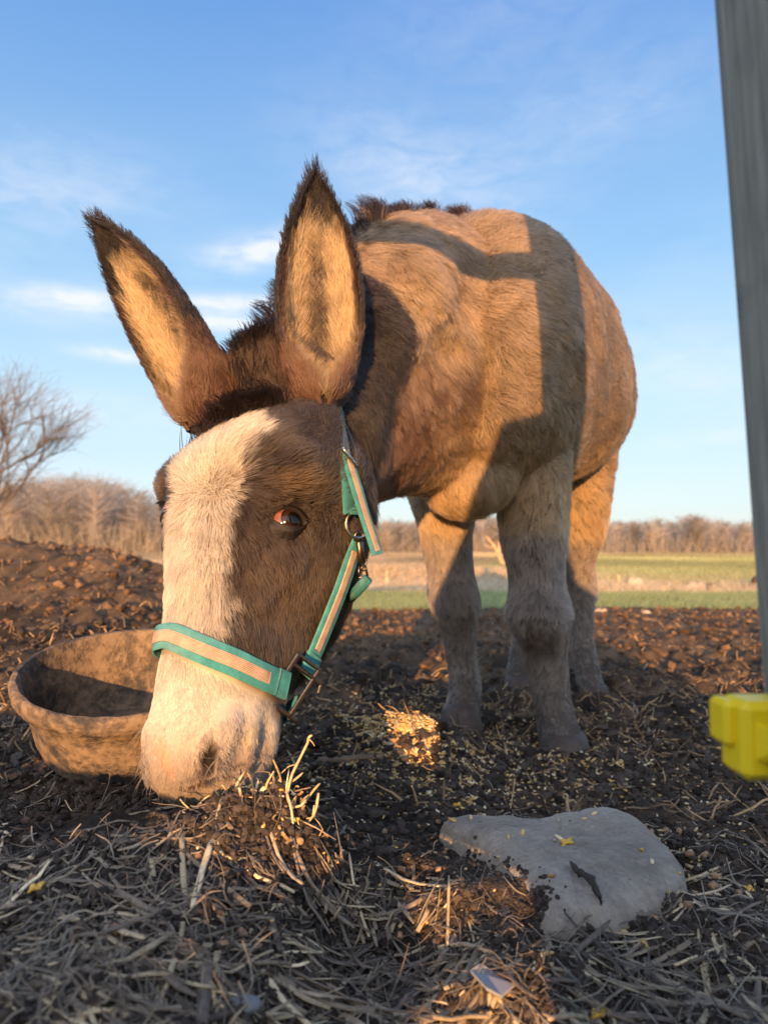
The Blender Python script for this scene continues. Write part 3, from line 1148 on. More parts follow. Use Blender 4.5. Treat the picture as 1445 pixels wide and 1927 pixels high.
# eyes ------------------------------------------------------------
def polar_cap(mb, cen, n, up, rad, a0, a1, rings=10, seg=48, c=None):
    """part of a sphere round axis n from angle a0(alpha) to a1"""
    n = nz(n)
    up = nz(up - n * np.dot(up, n))
    sx = np.cross(up, n)
    al = np.linspace(0, 2 * math.pi, seg, endpoint=False)
    v = []
    for k in range(rings):
        f = k / (rings - 1)
        lo = a0(al) if callable(a0) else np.full(seg, a0)
        an = lo * (1 - f) + a1 * f
        r = rad(f) if callable(rad) else rad
        v.append(cen + r * (np.cos(an)[:, None] * n + np.sin(an)[:, None] * (np.cos(al)[:, None] * sx + np.sin(al)[:, None] * up)))
    v = np.vstack(v)
    i = np.arange(rings - 1)[:, None] * seg
    j = np.arange(seg)[None]
    k = (j + 1) % seg
    mb.add(v, np.stack([i + j, i + seg + j, i + seg + k, i + k], -1).reshape(-1, 4), (), c)


def eye_mat():
    m, n, b, out = material('eye_ball')
    a = n.new('ShaderNodeAttribute', attribute_name='col')
    n.put(b.inputs['Base Color'], a.outputs['Color'])
    b.inputs['Roughness'].default_value = .12
    b.inputs['Specular IOR Level'].default_value = .35
    return m


EYEM = eye_mat()
LIDM = attr_mat('lid_skin', .5, .3, bump=(900, .7, .001))


def make_eye(e, side, look):
    nrm = nz(lt * side * .80 + fr * .60)
    r = .0205
    cen = e - nrm * (r * 1.0 + .0005)
    up = -ax
    # eyeball: iris set towards the outer corner
    mb = MB()
    look = nz(look)
    al = 64
    angs = np.concatenate([np.linspace(0, .60, 12), np.linspace(.61, .66, 3), np.linspace(.7, 2.6, 16)])
    u2 = nz(up - look * np.dot(up, look))
    s2 = np.cross(u2, look)
    th = np.linspace(0, 2 * math.pi, al, endpoint=False)
    v, c = [], []
    for a in angs:
        bulge = r * (1 + .06 * max(0, 1 - (a / .6) ** 2))
        v.append(cen + bulge * (math.cos(a) * look + math.sin(a) * (np.cos(th)[:, None] * s2 + np.sin(th)[:, None] * u2)))
        if a < .36:
            k = np.tile((.004, .003, .003), (al, 1))
        elif a < .605:
            k = np.tile((.022, .009, .005), (al, 1)) * rng.uniform(.7, 1.2, (al, 1))
        elif a < .67:
            k = np.tile((.010, .005, .004), (al, 1))
        else:
            k = np.tile((.19, .070, .050), (al, 1)) * (1 + .18 * np.sin(th * 9 + a * 7))[:, None]
        c.append(k)
    V = np.vstack(v)
    i = np.arange(len(angs) - 1)[:, None] * al
    j = np.arange(al)[None]
    k = (j + 1) % al
    mb.add(V, np.stack([i + j, i + al + j, i + al + k, i + k], -1).reshape(-1, 4), (), np.vstack(c))
    eye = obj('eye', mb.data('eye', EYEM), donkey)
    # lids with an almond opening
    lid = MB()
    sx_ = np.cross(nz(up - nrm * np.dot(up, nrm)), nrm)

    def opening(al_):
        cx, sy = np.cos(al_), np.sin(al_)
        return 1.0 / ((np.abs(cx) / .98) ** 1.7 + (np.abs(sy) / np.where(sy > 0, .53, .47)) ** 1.7) ** (1 / 1.7)
    seg, nr_ = 64, 10
    al_ = np.linspace(0, 2 * math.pi, seg, endpoint=False)
    upn = nz(up - nrm * np.dot(up, nrm))
    op = opening(al_)
    dirv = np.cos(al_)[:, None] * sx_ + np.sin(al_)[:, None] * upn
    A0 = cen + r * 1.00 * (np.cos(op)[:, None] * nrm + np.sin(op)[:, None] * dirv)
    A1 = cen + r * 1.11 * (np.cos(op)[:, None] * nrm + np.sin(op)[:, None] * dirv)
    # outer rim on the skin, drawn out towards the tear duct
    duct = nz(fr * .75 + ax * .42 - lt * side * .3)
    dc = np.clip(dirv @ nz(duct - nrm * np.dot(duct, nrm)), 0, 1) ** 3
    Bp = e + dirv * (.0205 + .0040 * np.abs(np.cos(al_)) + .010 * dc)[:, None]
    tr2 = bvh()
    Bs = []
    for q in Bp:
        h_ = tr2.find_nearest(Vector(q))
        Bs.append(np.array(h_[0]) - np.array(h_[1]) * .0015)
    Bs = np.array(Bs)
    rows = [A0, A1]
    for k in range(1, nr_ + 1):
        f_k = k / nr_
        rows.append(A1 * (1 - f_k) + Bs * f_k + nrm * (.0016 * math.sin(f_k * 3.14) * (1 - .5 * dc) - .0018 * dc * math.sin(f_k * 3.14))[:, None] - nrm * .0009 * math.sin(f_k * 12.4) * (1 - f_k))
    vv = np.vstack(rows)
    i = np.arange(len(rows) - 1)[:, None] * seg
    j = np.arange(seg)[None]
    k = (j + 1) % seg
    lid.add(vv, np.stack([i + j, i + seg + j, i + seg + k, i + k], -1).reshape(-1, 4), (), np.array((.011, .008, .007)))
    lid_o = obj('eyelid', lid.data('eyelid', LIDM), eye)
    # lashes
    n = 150
    a = rng.uniform(.25, 2.75, n)
    op = opening(a) * 1.1
    up_ = nz(up - nrm * np.dot(up, nrm))
    rt = cen + r * 1.16 * (np.cos(op)[:, None] * nrm + np.sin(op)[:, None] * (np.cos(a)[:, None] * sx_ + np.sin(a)[:, None] * up_))
    nr = nz(rt - cen)
    D = nrm * .9 + np.cos(a)[:, None] * sx_ * .5 + up_ * .25 - up * .5
    pts = grow(rt, nr, np.tile(nrm, (n, 1)) * .8 - up * .55 + np.cos(a)[:, None] * sx_ * .6, rng.uniform(.006, .012, n), .75, 5, .15)
    curves_obj('eyelash', pts, np.array((1, 1, .8, .5, .2))[None] * .00022, np.tile((.008, .006, .006), (n, 1)), fur, eye)


make_eye(eyeL, 1, nz(lt * .92 + fr * .40 + ax * .02))
make_eye(eyeR, -1, nz(-lt * .80 + fr * .5))


# nostril linings, whiskers
def whiskers():
    n = 110
    th = rng.uniform(-1.9, 1.9, n)
    tt = rng.uniform(.225, .285, n)
    rt, nr = [], []
    for a, t in zip(th, tt):
        d = math.sin(a) * lt + math.cos(a) * fr
        p, nn, i, di = tree.ray_cast(Vector(E + ax * t + d * .25), Vector(-d))
        if p is not None:
            rt.append(np.array(p))
            nr.append(np.array(nn))
    rt, nr = np.array(rt), np.array(nr)
    pts = grow(rt, nr, np.tile(ax * .8, (len(rt), 1)), rng.uniform(.012, .034, len(rt)), .7, 6, .3, None, .2)
    curves_obj('whiskers', pts, np.array((1, .9, .8, .6, .4, .15))[None] * .00016, np.tile((.30, .24, .18), (len(rt), 1)), fur, donkey)


whiskers()

# hooves
HOOFM = attr_mat('hoof_horn', .6, .3, bump=(220, .5, .002), vary=(60, .3))
for px, py, d, w, dp in ((1060, 1417, 1.342, 46, .062), (866, 1361, 1.452, 38, .056), (1117, 1316, 1.922, 28, .054), (975, 1299, 2.062, 28, .052)):
    c = P(px, py, d)
    w = w / F * d
    mb = MB()
    prof = [(1.02, -.035), (1.02, -.012), (1.0, .0), (.95, .012), (.88, .024), (.80, .030)]
    loft(mb, [ring(c + np.array((0, -.006 * (1 - z / .04), z + .008)), np.array((.985, -.17, 0)), np.array((.17, .985, 0)), w * k, dp * k, dp * k * 1.05, 28, 2.2) for k, z in prof])
    mb.c = [np.tile((.072, .052, .042), (len(mb.v[0]), 1))]
    obj('hoof', mb.data('hoof', HOOFM), donkey)


# ------------------------------------------------------------------ halter
def web_mat(name, base, dark, nu, nv, rough=.75):
    m, n, b, out = material(name)
    uv = n.new('ShaderNodeUVMap')
    sep = n.new('ShaderNodeSeparateXYZ')
    n.l.new(uv.outputs[0], sep.inputs[0])
    u = n.math('MULTIPLY', sep.outputs[0], nu)
    v = n.math('MULTIPLY', sep.outputs[1], nv)
    a = n.math('SINE', n.math('ADD', u, v))
    c = n.math('SINE', n.math('SUBTRACT', u, v))
    h = n.math('MULTIPLY', a, c)
    geo = n.new('ShaderNodeNewGeometry')
    g = n.noise(geo.outputs['Position'], 90, 5, .6)
    g2 = n.noise(geo.outputs['Position'], 900, 3, .6)
    f = n.math('ADD', n.maprange(h, -1, 1, .15, .75), n.maprange(g, .35, .7, -.25, .3), clamp=True)
    f = n.math('ADD', f, n.maprange(g2, .3, .7, -.15, .15), clamp=True)
    n.put(b.inputs['Base Color'], n.mix(f, dark, base))
    b.inputs['Roughness'].default_value = rough
    b.inputs['Specular IOR Level'].default_value = .25
    b.inputs['Sheen Weight'].default_value = .15
    bp = n.new('ShaderNodeBump')
    bp.inputs['Strength'].default_value = .8
    bp.inputs['Distance'].default_value = .0008
    n.l.new(h, bp.inputs['Height'])
    n.l.new(bp.outputs[0], b.inputs['Normal'])
    return m


TEAL = web_mat('teal_webbing', (.068, .41, .395), (.017, .155, .165), 2900, 2300)
TANW = web_mat('tan_webbing', (.56, .41, .29), (.30, .20, .13), 2400, 2000)


def metal(name, col, rough, sc_=300):
    m, n, b, out = material(name)
    geo = n.new('ShaderNodeNewGeometry')
    g = n.noise(geo.outputs['Position'], sc_, 5, .65)
    n.put(b.inputs['Base Color'], n.mix(n.maprange(g, .4, .65), col, tuple(q * .45 for q in col)))
    n.put(b.inputs['Roughness'], n.maprange(g, .3, .7, rough * .7, min(1, rough * 1.6)))
    b.inputs['Metallic'].default_value = 1
    return m


NICKEL = metal('worn_nickel', (.62, .56, .46), .28)
BRONZE = metal('tarnished_metal', (.20, .15, .11), .32)


def ribbon(mb, path, nrm, width, thick, lift=0.0, sub=4):
    """webbing strap along path, lying with its back towards -nrm"""
    path, nrm = np.asarray(path), nz(nrm)
    m = (len(path) - 1) * sub + 1
    p = crom(path, m)
    n = nz(crom(nrm, m))
    t = nz(np.gradient(p, axis=0))
    n = nz(n - t * np.sum(n * t, 1, keepdims=True))
    w = np.cross(n, t)
    p = p + n * lift
    if lift == 0:
        STRAP.extend(p)
    ln = np.concatenate([[0], np.cumsum(np.linalg.norm(np.diff(p, axis=0), axis=1))])
    ww = np.broadcast_to(width, (len(path),)) if np.ndim(width) else np.full(len(path), width)
    wv = crom(ww[:, None], m)[:, 0] / 2
    e = thick * .35
    prof = [(-1, -.5, 0), (-1, .2, 0), (-.94, .5, 0), (-.5, .56, 0), (0, .58, 0), (.5, .56, 0), (.94, .5, 0), (1, .2, 0), (1, -.5, 0)]
    k = len(prof)
    v = np.stack([p + w * (a * wv)[:, None] + n * (b * thick) for a, b, _ in prof], 1)
    uv = np.stack([np.c_[ln, a * wv] for a, b, _ in prof], 1).reshape(-1, 2)
    i = np.arange(m - 1)[:, None] * k
    j = np.arange(k)[None]
    j2 = (j + 1) % k
    q = np.stack([i + j, i + j2, i + k + j2, i + k + j], -1).reshape(-1, 4)
    v = v.reshape(-1, 3)
    q = np.vstack([q, [[0, 1, 7, 8], [1, 2, 6, 7], [2, 3, 5, 6]], np.array([[8, 7, 1, 0], [7, 6, 2, 1], [6, 5, 3, 2]]) + (m - 1) * k])
    t3 = np.array([[3, 4, 5], [5 + (m - 1) * k, 4 + (m - 1) * k, 3 + (m - 1) * k]])
    mb.add(v, q, t3, None, uv)


def on_head(px, py, off):
    h = hit(tree, px, py)
    return (h[0] + h[1] * off, h[1], hloc(h[0]))


def around(t, th, off):
    """point of the head's surface at t along it and angle th round its axis (0 = front, + = left)"""
    d = math.sin(th) * lt + math.cos(th) * fr
    p, n, i, di = tree.ray_cast(Vector(E + ax * t + d * .3), Vector(-d))
    return np.array(p) + np.array(n) * off, np.array(n)


halter = thing('halter', 'teal webbing halter with tan stripe on the donkey\'s head', 'halter', tuple(P(540, 1280, .62)))
OFF = .0075


def make_halter():
    # noseband
    vis = [(520, 1287), (480, 1270), (440, 1250), (400, 1232), (360, 1214), (330, 1201)]
    pts, nr, loc = [], [], []
    for a, b in vis:
        p, n, l3 = on_head(a, b, OFF)
        pts.append(p)
        nr.append(n)
        loc.append(l3)
    th0 = [math.atan2(q[1], q[2]) for q in loc]
    sl = (loc[-1][0] - loc[0][0]) / (th0[-1] - th0[0])
    th, t = th0[-1], loc[-1][0]
    print('NOSEBAND', [tuple(round(float(x), 3) for x in q) for q in loc], th0, sl)
    for k in range(7):
        th -= .22
        t += sl * -.22 * (.8 if k < 2 else .2)
        p, n = around(t, th, OFF)
        pts.append(p)
        nr.append(n)
    nr = nz(np.array(nr) + np.roll(nr, 1, 0) * .5 + np.roll(nr, -1, 0) * .5)
    nr[0], nr[-1] = nr[1], nr[-2]
    mb = MB()
    ribbon(mb, pts, nr, .0255, .0026)
    nb = obj('noseband', mb.data('noseband', TEAL), halter)
    mb = MB()
    ribbon(mb, pts[0:1] + pts[1:] if False else [pts[0] * .35 + pts[1] * .65] + pts[1:], np.vstack([nr[:1], nr[1:]]), .0115, .0012, .0018)
    obj('tan_stripe', mb.data('tan_stripe', TANW), nb)
    # folded loop end at the square fitting
    mb = MB()
    ribbon(mb, [pts[0] * .72 + pts[1] * .28, pts[0], pts[0] + (pts[0] - pts[1]) * .18], nr[[0, 0, 0]], .027, .0045, .001)
    obj('loop_end', mb.data('loop_end', TEAL), nb)
    # cheek strap
    vis = [(563, 1253), (585, 1204), (606, 1154), (627, 1102), (645, 1050), (655, 1012)]
    pts, nr = [], []
    for a, b in vis:
        p, n, l3 = on_head(a, b, .011)
        pts.append(p)
        nr.append(n)
    pts = np.array(pts)
    print('CHEEK', pts[:, 1])
    nr = np.array(nr)
    nm = nz(nr.mean(0) + np.array((-.0, -.5, 0)))
    nr = nz(nr * .35 + nm)
    mb = MB()
    ribbon(mb, pts, nr, [.022, .022, .022, .0215, .0205, .012], .0026)
    cs = obj('cheek_strap', mb.data('cheek_strap', TEAL), halter)
    mb = MB()
    q = np.vstack([pts[0] * .35 + pts[1] * .65, pts[1:-1], pts[-2] * .55 + pts[-1] * .45])
    ribbon(mb, q, nr, .0098, .0012, .0018)
    obj('tan_stripe', mb.data('tan_stripe', TANW), cs)
    mb = MB()
    ribbon(mb, [pts[0] + (pts[0] - pts[1]) * .25, pts[0], pts[0] * .5 + pts[1] * .5], nr[[0, 0, 1]], .0245, .0046, .001)
    obj('loop_end', mb.data('loop_end', TEAL), cs)
    # square fitting
    c, n, _ = on_head(533, 1287, .012)
    n = nz(n * .6 + np.array((-.05, -.8, .05)))
    a = on_head(546, 1250, .012)[0] - on_head(515, 1325, .012)[0]
    u = nz(a - n * np.dot(a, n))
    v = np.cross(n, u)
    if np.dot(v, np.array((1., 0, 0))) < 0:
        v = -v
    mb = MB()

    def bar(p, q, w=.0048, dpt=.0042):
        p, q = c + u * p[0] + v * p[1], c + u * q[0] + v * q[1]
        d = nz(q - p)
        s = np.cross(n, d)
        L = np.linalg.norm(q - p) + w * .7
        mb.box((p + q) / 2, (L, w, dpt), np.c_[d, s, n], .0012)
    A, B = .0265, .0140
    bar((-A, -B), (A, -B))
    bar((-A, B), (A, B))
    bar((-A, -B), (-A, B), .005)
    bar((A * .62, -B), (A * .62, B), .0042)
    bar((A, -B), (A, B), .004)
    bar((A * .62, B), (A * .62, B + .010), .005)
    bar((-A, B), (-A, B + .008), .005)
    bar((A * .62, B + .010), (A * .3, B + .013), .0045)
    obj('square_fitting', mb.data('square_fitting', BRONZE, False), halter)
    # chin strap looping under the jaw
    tl = hloc(on_head(552, 1318, 0)[0])
    th = math.atan2(tl[1], tl[2])
    pts, nr = [], []
    for k in range(8):
        p, nn = around(tl[0] + .002 + .003 * k, th + .02 + .24 * k, .0085)
        pts.append(p)
        nr.append(nn)
    mb = MB()
    ribbon(mb, pts, np.array(nr), .0235, .003)
    obj('chin_strap', mb.data('chin_strap', TEAL), halter)
    # ring at the cheek
    rc, rn, _ = on_head(655, 984, .012)
    rn = nz(rn * .3 + np.array((.38, -.80, .05)))
    mb = MB()
    uu = nz(np.cross(rn, np.array((0, 0, 1.))))
    vv = np.cross(uu, rn)
    th = np.linspace(0, 2 * math.pi, 49)
    mb.tube(rc + .0150 * (np.cos(th)[:, None] * uu + np.sin(th)[:, None] * vv), .0019, 10, cap=False)
    obj('ring', mb.data('ring', NICKEL), halter)
    d0 = rc[1]
    print('RING', rc)
    # crown strap down to the ring, tail end, buckle
    off = np.array((.0, -.004, 0))
    def skin_d(px, py, off, cap=1.2):
        h = tree.ray_cast(Vector((0, 0, H)), ray(px, py))
        return min(h[0][1] if h[0] is not None else cap, cap) - off
    path = [P(622, 735, skin_d(622, 735, .012)), P(636, 778, skin_d(636, 778, .014)), P(645, 830, skin_d(645, 830, .014)), P(651, 880, skin_d(651, 880, .013)), P(655, 925, skin_d(655, 925, .012)), P(657, 962, skin_d(657, 962, .012))]
    dd = np.array([q[1] for q in path])
    print('CROWN', dd)
    nn = nz(np.array([(.75, -.55, .2)] * 6))
    mb = MB()
    ribbon(mb, np.array(path), nn, .021, .0028)
    cr = obj('crown_strap', mb.data('crown_strap', TEAL), halter)
    mb = MB()
    for k in range(5):
        p = P(657, 938 + k * 7, d0 + .006 - .002 * k)
        th = np.linspace(0, 2 * math.pi, 17)
        mb.tube(p + np.c_[.0105 * np.cos(th), .0065 * np.sin(th), np.zeros(17)], .0022, 6, cap=False)
    obj('ring_loop', mb.data('ring_loop', TEAL), cr)
    pd_ = [min(skin_d(*q, .024), 5) for q in ((640, 792), (648, 830), (656, 868))]
    pd_ = [pd_[0], min(pd_[1], pd_[0]), min(pd_[2], pd_[1], d0 + .004)]
    path = np.array([P(640, 792, pd_[0]), P(648, 830, pd_[1]), P(656, 868, pd_[2]), P(672, 920, pd_[2]), P(686, 968, pd_[2]), P(700, 1010, pd_[2]), P(711, 1044, pd_[2])])
    mb = MB()
    ribbon(mb, path, nz(np.array([(.80, -.60, .15)] * 7)), [.020, .020, .020, .019, .018, .018, .018], .0026)
    te = obj('strap_end', mb.data('strap_end', TEAL), halter)
    mb = MB()
    ribbon(mb, np.vstack([path[:-1], path[-1] * .8 + path[-2] * .2]), nz(np.array([(.80, -.60, .15)] * 7)), .0085, .0012, .0018)
    obj('tan_stripe', mb.data('tan_stripe', TANW), te)
    # buckle: a bowed frame with a keeper bar
    b0, b1, b2 = P(643, 792, pd_[0] - .003), P(652, 828, pd_[1] - .004), P(656, 862, pd_[2] - .003)
    bn = nz(np.array((.80, -.60, .15)))
    t = nz(b2 - b0)
    w = nz(np.cross(bn, t))
    mb = MB()
    for sgn in (-1, 1):
        mb.tube(crom(np.array([b0 + w * sgn * .0115, b1 + w * sgn * .0125 + bn * .003, b2 + w * sgn * .0125 + bn * .002]), 14), .0014, 8)
    mb.tube([b0 - w * .0115, b0 + w * .0115], .0014, 8)
    mb.box(b2 + bn * .002, (.027, .0062, .0042), np.c_[w, t, np.cross(w, t)], .0014)
    obj('buckle', mb.data('buckle', NICKEL), halter)
    # snap hook and throat strap
    s0, s1 = P(676, 1012, d0 + .004), P(683, 1082, d0 + .012)
    t = nz(s1 - s0)
    sn = nz(np.array((.5, -.85, 0)))
    w = nz(np.cross(sn, t))
    mb = MB()
    R_ = np.c_[w, np.cross(t, w) * -1, t]
    if np.linalg.det(R_) < 0:
        R_[:, 1] *= -1
    mb.box((s0 * .62 + s1 * .38), (.0085, .006, .026), R_, .002)
    th = np.linspace(-.6, 3.7, 24)
    mb.tube(s0 + t * -.001 + .0055 * (np.cos(th)[:, None] * w - np.sin(th)[:, None] * t), .002, 8)
    for sgn in (-1, 1):
        mb.tube([s0 * .25 + s1 * .75 + w * sgn * .004, s1 + w * sgn * .0055 + t * .002], .0014, 6)
    mb.tube([s1 - w * .006 + t * .002, s1 + w * .006 + t * .002], .0016, 6)
    th = np.linspace(0, 6.2832, 17)
    mb.tube(s0 * .18 + s1 * .82 + .0028 * (np.cos(th)[:, None] * w + np.sin(th)[:, None] * t) + sn * .003, .0009, 6, cap=False)
    obj('snap_hook', mb.data('snap_hook', BRONZE), halter)
    mb = MB()
    mb.tube([P(692, 1088, d0 + .010), P(684, 1098, d0 + .012), P(672, 1112, d0 + .022), P(655, 1128, d0 + .05)], .0062, 14)
    obj('throat_strap', mb.data('throat_strap', TEAL), halter)


make_halter()
if HAIR:
    grow_coat()
    grow_ears()
    grow_mane()


# ------------------------------------------------------------------ feed pan
def mud_rubber():
    m, n, b, out = material('muddy_rubber')
    tc = n.new('ShaderNodeTexCoord')
    g = n.noise(tc.outputs['Object'], 14, 7, .62, .5)
    g2 = n.noise(tc.outputs['Object'], 90, 5, .6)
    f = n.math('ADD', n.maprange(g, .36, .52), n.maprange(g2, .35, .65, -.25, .25), clamp=True)
    mud = n.mix(n.maprange(g2, .3, .7), (.105, .070, .043), (.205, .142, .088))
    n.put(b.inputs['Base Color'], n.mix(f, (.030, .026, .024), mud))
    b.inputs['Roughness'].default_value = .85
    bp = n.new('ShaderNodeBump')
    bp.inputs['Strength'].default_value = .9
    bp.inputs['Distance'].default_value = .004
    h = n.math('ADD', n.math('MULTIPLY', g2, .6), n.math('MULTIPLY', f, .6))
    n.l.new(h, bp.inputs['Height'])
    n.l.new(bp.outputs[0], b.inputs['Normal'])
    return m


def make_pan():
    c = P(258, 1250, .90)
    axis = nz(np.array((.02, -.26, 1.0)))
    u = nz(np.cross(np.array((0, 1., 0)), axis))
    v = np.cross(axis, u)
    Rr = .1485
    outer = [(.0, -.112), (.096, -.112), (.106, -.107), (.113, -.097), (.120, -.075), (.126, -.045), (.130, -.026), (.132, -.025), (.1405, -.022),
             (.1435, -.014), (.1435, -.004), (.140, .001), (.135, .0), (.131, -.006), (.1270, -.02), (.122, -.05), (.113, -.08), (.103, -.096), (.09, -.100),
             (.060, -.101), (.056, -.098), (.052, -.1005), (0, -.1005)]
    seg = 120
    th = np.linspace(0, 2 * math.pi, seg, endpoint=False)
    vv = []
    for r, h in outer:
        wob = 1 + .012 * np.sin(2 * th + .6) + .006 * np.sin(3 * th)
        hh = h + .003 * np.sin(2 * th + 1.1) * (h > -.05)
        rr = max(r, .0005) * wob + .0012 * fbm(np.cos(th) * 9, np.sin(th) * 9, np.full(seg, h * 60), 3, 5)
        vv.append(c + (np.cos(th) * rr)[:, None] * u + (np.sin(th) * rr)[:, None] * v + hh[:, None] * axis)
    V = np.vstack(vv)
    i = np.arange(len(outer) - 1)[:, None] * seg
    j = np.arange(seg)[None]
    k = (j + 1) % seg
    mat = mud_rubber()
    q = np.stack([i + j, i + k, i + seg + k, i + seg + j], -1)
    root = thing('feed_pan', 'round black rubber feed pan caked with brown mud, beside the donkey\'s muzzle', 'feed pan', tuple(c - axis * .112))
    obj('pan_body', mesh_data('pan_body', V, [np.vstack([q[:7].reshape(-1, 4), q[12:].reshape(-1, 4)])], mat), root)
    obj('rim', mesh_data('rim', V, [q[7:12].reshape(-1, 4)], mat), root)
    return c, axis


PAN_C, PAN_AX = make_pan()


# ------------------------------------------------------------------ stone
def plane_pt(px, py, z):
    d = .6
    for _ in range(2):
        v = P(px, py, 1.0) - np.array((0, 0, H))
        d = (z - H) / v[2]
    return np.array((v[0] * d, d, z))


def stone_mat(name, a, b_, c_):
    m, n, b, out = material(name)
    tc = n.new('ShaderNodeTexCoord')
    g = n.noise(tc.outputs['Object'], 16, 7, .6, .3)
    g2 = n.noise(tc.outputs['Object'], 240, 5, .7)
    g3 = n.noise(tc.outputs['Object'], 45, 4, .6, 1.2)
    col = n.mix(n.maprange(g, .35, .65), a, b_)
    col = n.mix(n.maprange(g3, .60, .72, 0, .55), col, c_)
    col = n.mix(n.maprange(g2, .35, .7, 0, .45), col, c_)
    g4 = n.noise(tc.outputs['Object'], 7, 6, .7, .8)
    col = n.mix(n.maprange(g4, .50, .64, 0, .6), col, c_)
    n.put(b.inputs['Base Color'], col)
    b.inputs['Roughness'].default_value = .85
    bp = n.new('ShaderNodeBump')
    bp.inputs['Strength'].default_value = .9
    bp.inputs['Distance'].default_value = .004
    n.l.new(n.math('ADD', n.math('MULTIPLY', g2, .35), g3), bp.inputs['Height'])
    n.l.new(bp.outputs[0], b.inputs['Normal'])
    return m


def stone_top(x, y):
    h = STONE_T.ray_cast(Vector((x, y, 1)), Vector((0, 0, -1)))
    g = float(ground_h(x, y))
    return max(g, h[0][2]) if h[0] is not None else g


def on_stone(x, y):
    return .03 < x < .30 and .45 < y < .8 and stone_top(x, y) > float(ground_h(x, y)) + .002


def make_stone():
    z0 = .118
    out = [(822, 1541), (866, 1526), (930, 1528), (1000, 1539), (1060, 1533), (1140, 1523), (1200, 1537), (1255, 1585), (1296, 1645), (1282, 1680), (1230, 1696),
           (1176, 1712), (1115, 1722), (1060, 1727), (1016, 1712), (992, 1680), (950, 1640), (900, 1596), (850, 1566)]
    o = np.array([plane_pt(a, b, z0 - .006)[:2] for a, b in out])
    c = o.mean(0)
    n = 260
    o2 = np.vstack([o, o[:1]])
    o2 = crom(np.vstack([o[-1:], o2, o[1:2]]), n + 1 + 24)[12:12 + n]
    rad = o2 - c
    rings = []
    prof = [(0, .012), (.2, .012), (.4, .0115), (.5, .011), (.58, .0108), (.66, .010), (.72, .0092), (.78, .008), (.83, .0065), (.87, .0048), (.91, .002), (.94, -.001), (.965, -.005), (.985, -.009), (1.0, -.014), (1.005, -.024), (.985, -.038), (.95, -.05), (.85, -.06)]
    for k, z in prof:
        p = c + rad * k
        zz = z0 + z - .006 + .0009 * fbm(p[:, 0] * 110, p[:, 1] * 110, oct=3, seed=73) - .0022 * sstep(.35, .8, fbm(p[:, 0] * 48, p[:, 1] * 48, oct=2, seed=75)) + .0016 * fbm(p[:, 0] * 26, p[:, 1] * 26, oct=4, seed=77) + .005 * fbm(p[:, 0] * 9, p[:, 1] * 9, oct=2, seed=79)
        zz = zz - .10 * np.clip(.62 - p[:, 1], 0, 1) * 0
        ang = np.arctan2(rad[:, 1], rad[:, 0])
        w = 1 + (.045 * fbm(np.cos(ang) * 4, np.sin(ang) * 4, np.full(n, z * 40), 4, 83) if z < -.004 else 0)
        p = c + rad * (k * w)[:, None] if z < -.004 else p
        rings.append(np.c_[p, zz])
    mb = MB()
    loft(mb, rings)
    root = mb.data('stone', stone_mat('grey_stone', (.43, .37, .30), (.27, .225, .18), (.10, .08, .062)))
    global STONE_T
    vv = [tuple(v.co) for v in root.vertices]
    STONE_T = BVHTree.FromPolygons(vv, [tuple(p.vertices) for p in root.polygons])
    obj('stone', root, label='large flat grey stone half sunk in the dark soil', category='stone')


make_stone()


# ------------------------------------------------------------------ ground litter
def to_ground(px, py):
    px, py = np.asarray(px, float), np.asarray(py, float)
    u = (963.5 - py) / F
    vx = (px - 722.5) / F
    vy = math.cos(TILT) - u * math.sin(TILT)
    vz = math.sin(TILT) + u * math.cos(TILT)
    k = np.full(px.shape, .45)
    z = np.full(px.shape, .1)
    # march outwards until the ray is under the ground
    done = np.zeros(px.shape, bool)
    kk = np.full(px.shape, .25)
    for s in np.geomspace(.25, 8, 220):
        under = (H + vz * s) < base_h(vx * s, vy * s)
        new = under & ~done
        kk[new] = s
        done |= under
    kk[~done] = 8
    hi, lo = kk.copy(), kk / (8 / .25) ** (1 / 219.0)
    for _ in range(9):
        mid = (hi + lo) / 2
        under = (H + vz * mid) < base_h(vx * mid, vy * mid)
        hi, lo = np.where(under, mid, hi), np.where(under, lo, mid)
    kk = hi
    return vx * kk, vy * kk, done


LITTER = attr_mat('litter', .8, .25, bump=(700, .5, .001), vary=(300, .25))
STRAW_TONES = np.array([(.30, .235, .15), (.22, .17, .115), (.40, .31, .19), (.15, .115, .085), (.10, .078, .06), (.50, .40, .25)])


def stalk(mb, path, w, flat, tone, split=False):
    """one straw: flattened tube with a node or two"""
    path = np.asarray(path, float)
    n = len(path)
    tg = nz(np.gradient(path, axis=0))
    up = np.array((rng.normal(0, .3), rng.normal(0, .3), 1.0))
    s = nz(np.cross(tg, up))
    q = np.cross(s, tg)
    prof = np.full(n, 1.0)
    if n > 4:
        prof[rng.integers(1, n - 1)] *= 1.15
    prof[-1] *= rng.uniform(.3, .9)
    k = 6
    th = np.linspace(0, 2 * math.pi, k, endpoint=False)
    v = path[:, None] + (np.cos(th)[None, :, None] * s[:, None] + flat * np.sin(th)[None, :, None] * q[:, None]) * (w / 2 * prof)[:, None, None]
    i = np.arange(n - 1)[:, None] * k
    j = np.arange(k)[None]
    j2 = (j + 1) % k
    qd = np.stack([i + j, i + j2, i + k + j2, i + k + j], -1).reshape(-1, 4)
    v = v.reshape(-1, 3)
    qd = np.vstack([qd, [[0, 3, 2, 1], [0, 5, 4, 3]], np.array([[0, 1, 2, 3], [0, 3, 4, 5]]) + (n - 1) * k])
    f = rng.uniform(.8, 1.2, (n, 1)) * np.ones((1, k))
    mb.add(v, qd, (), (np.asarray(tone)[None, :] * f.reshape(-1, 1)))


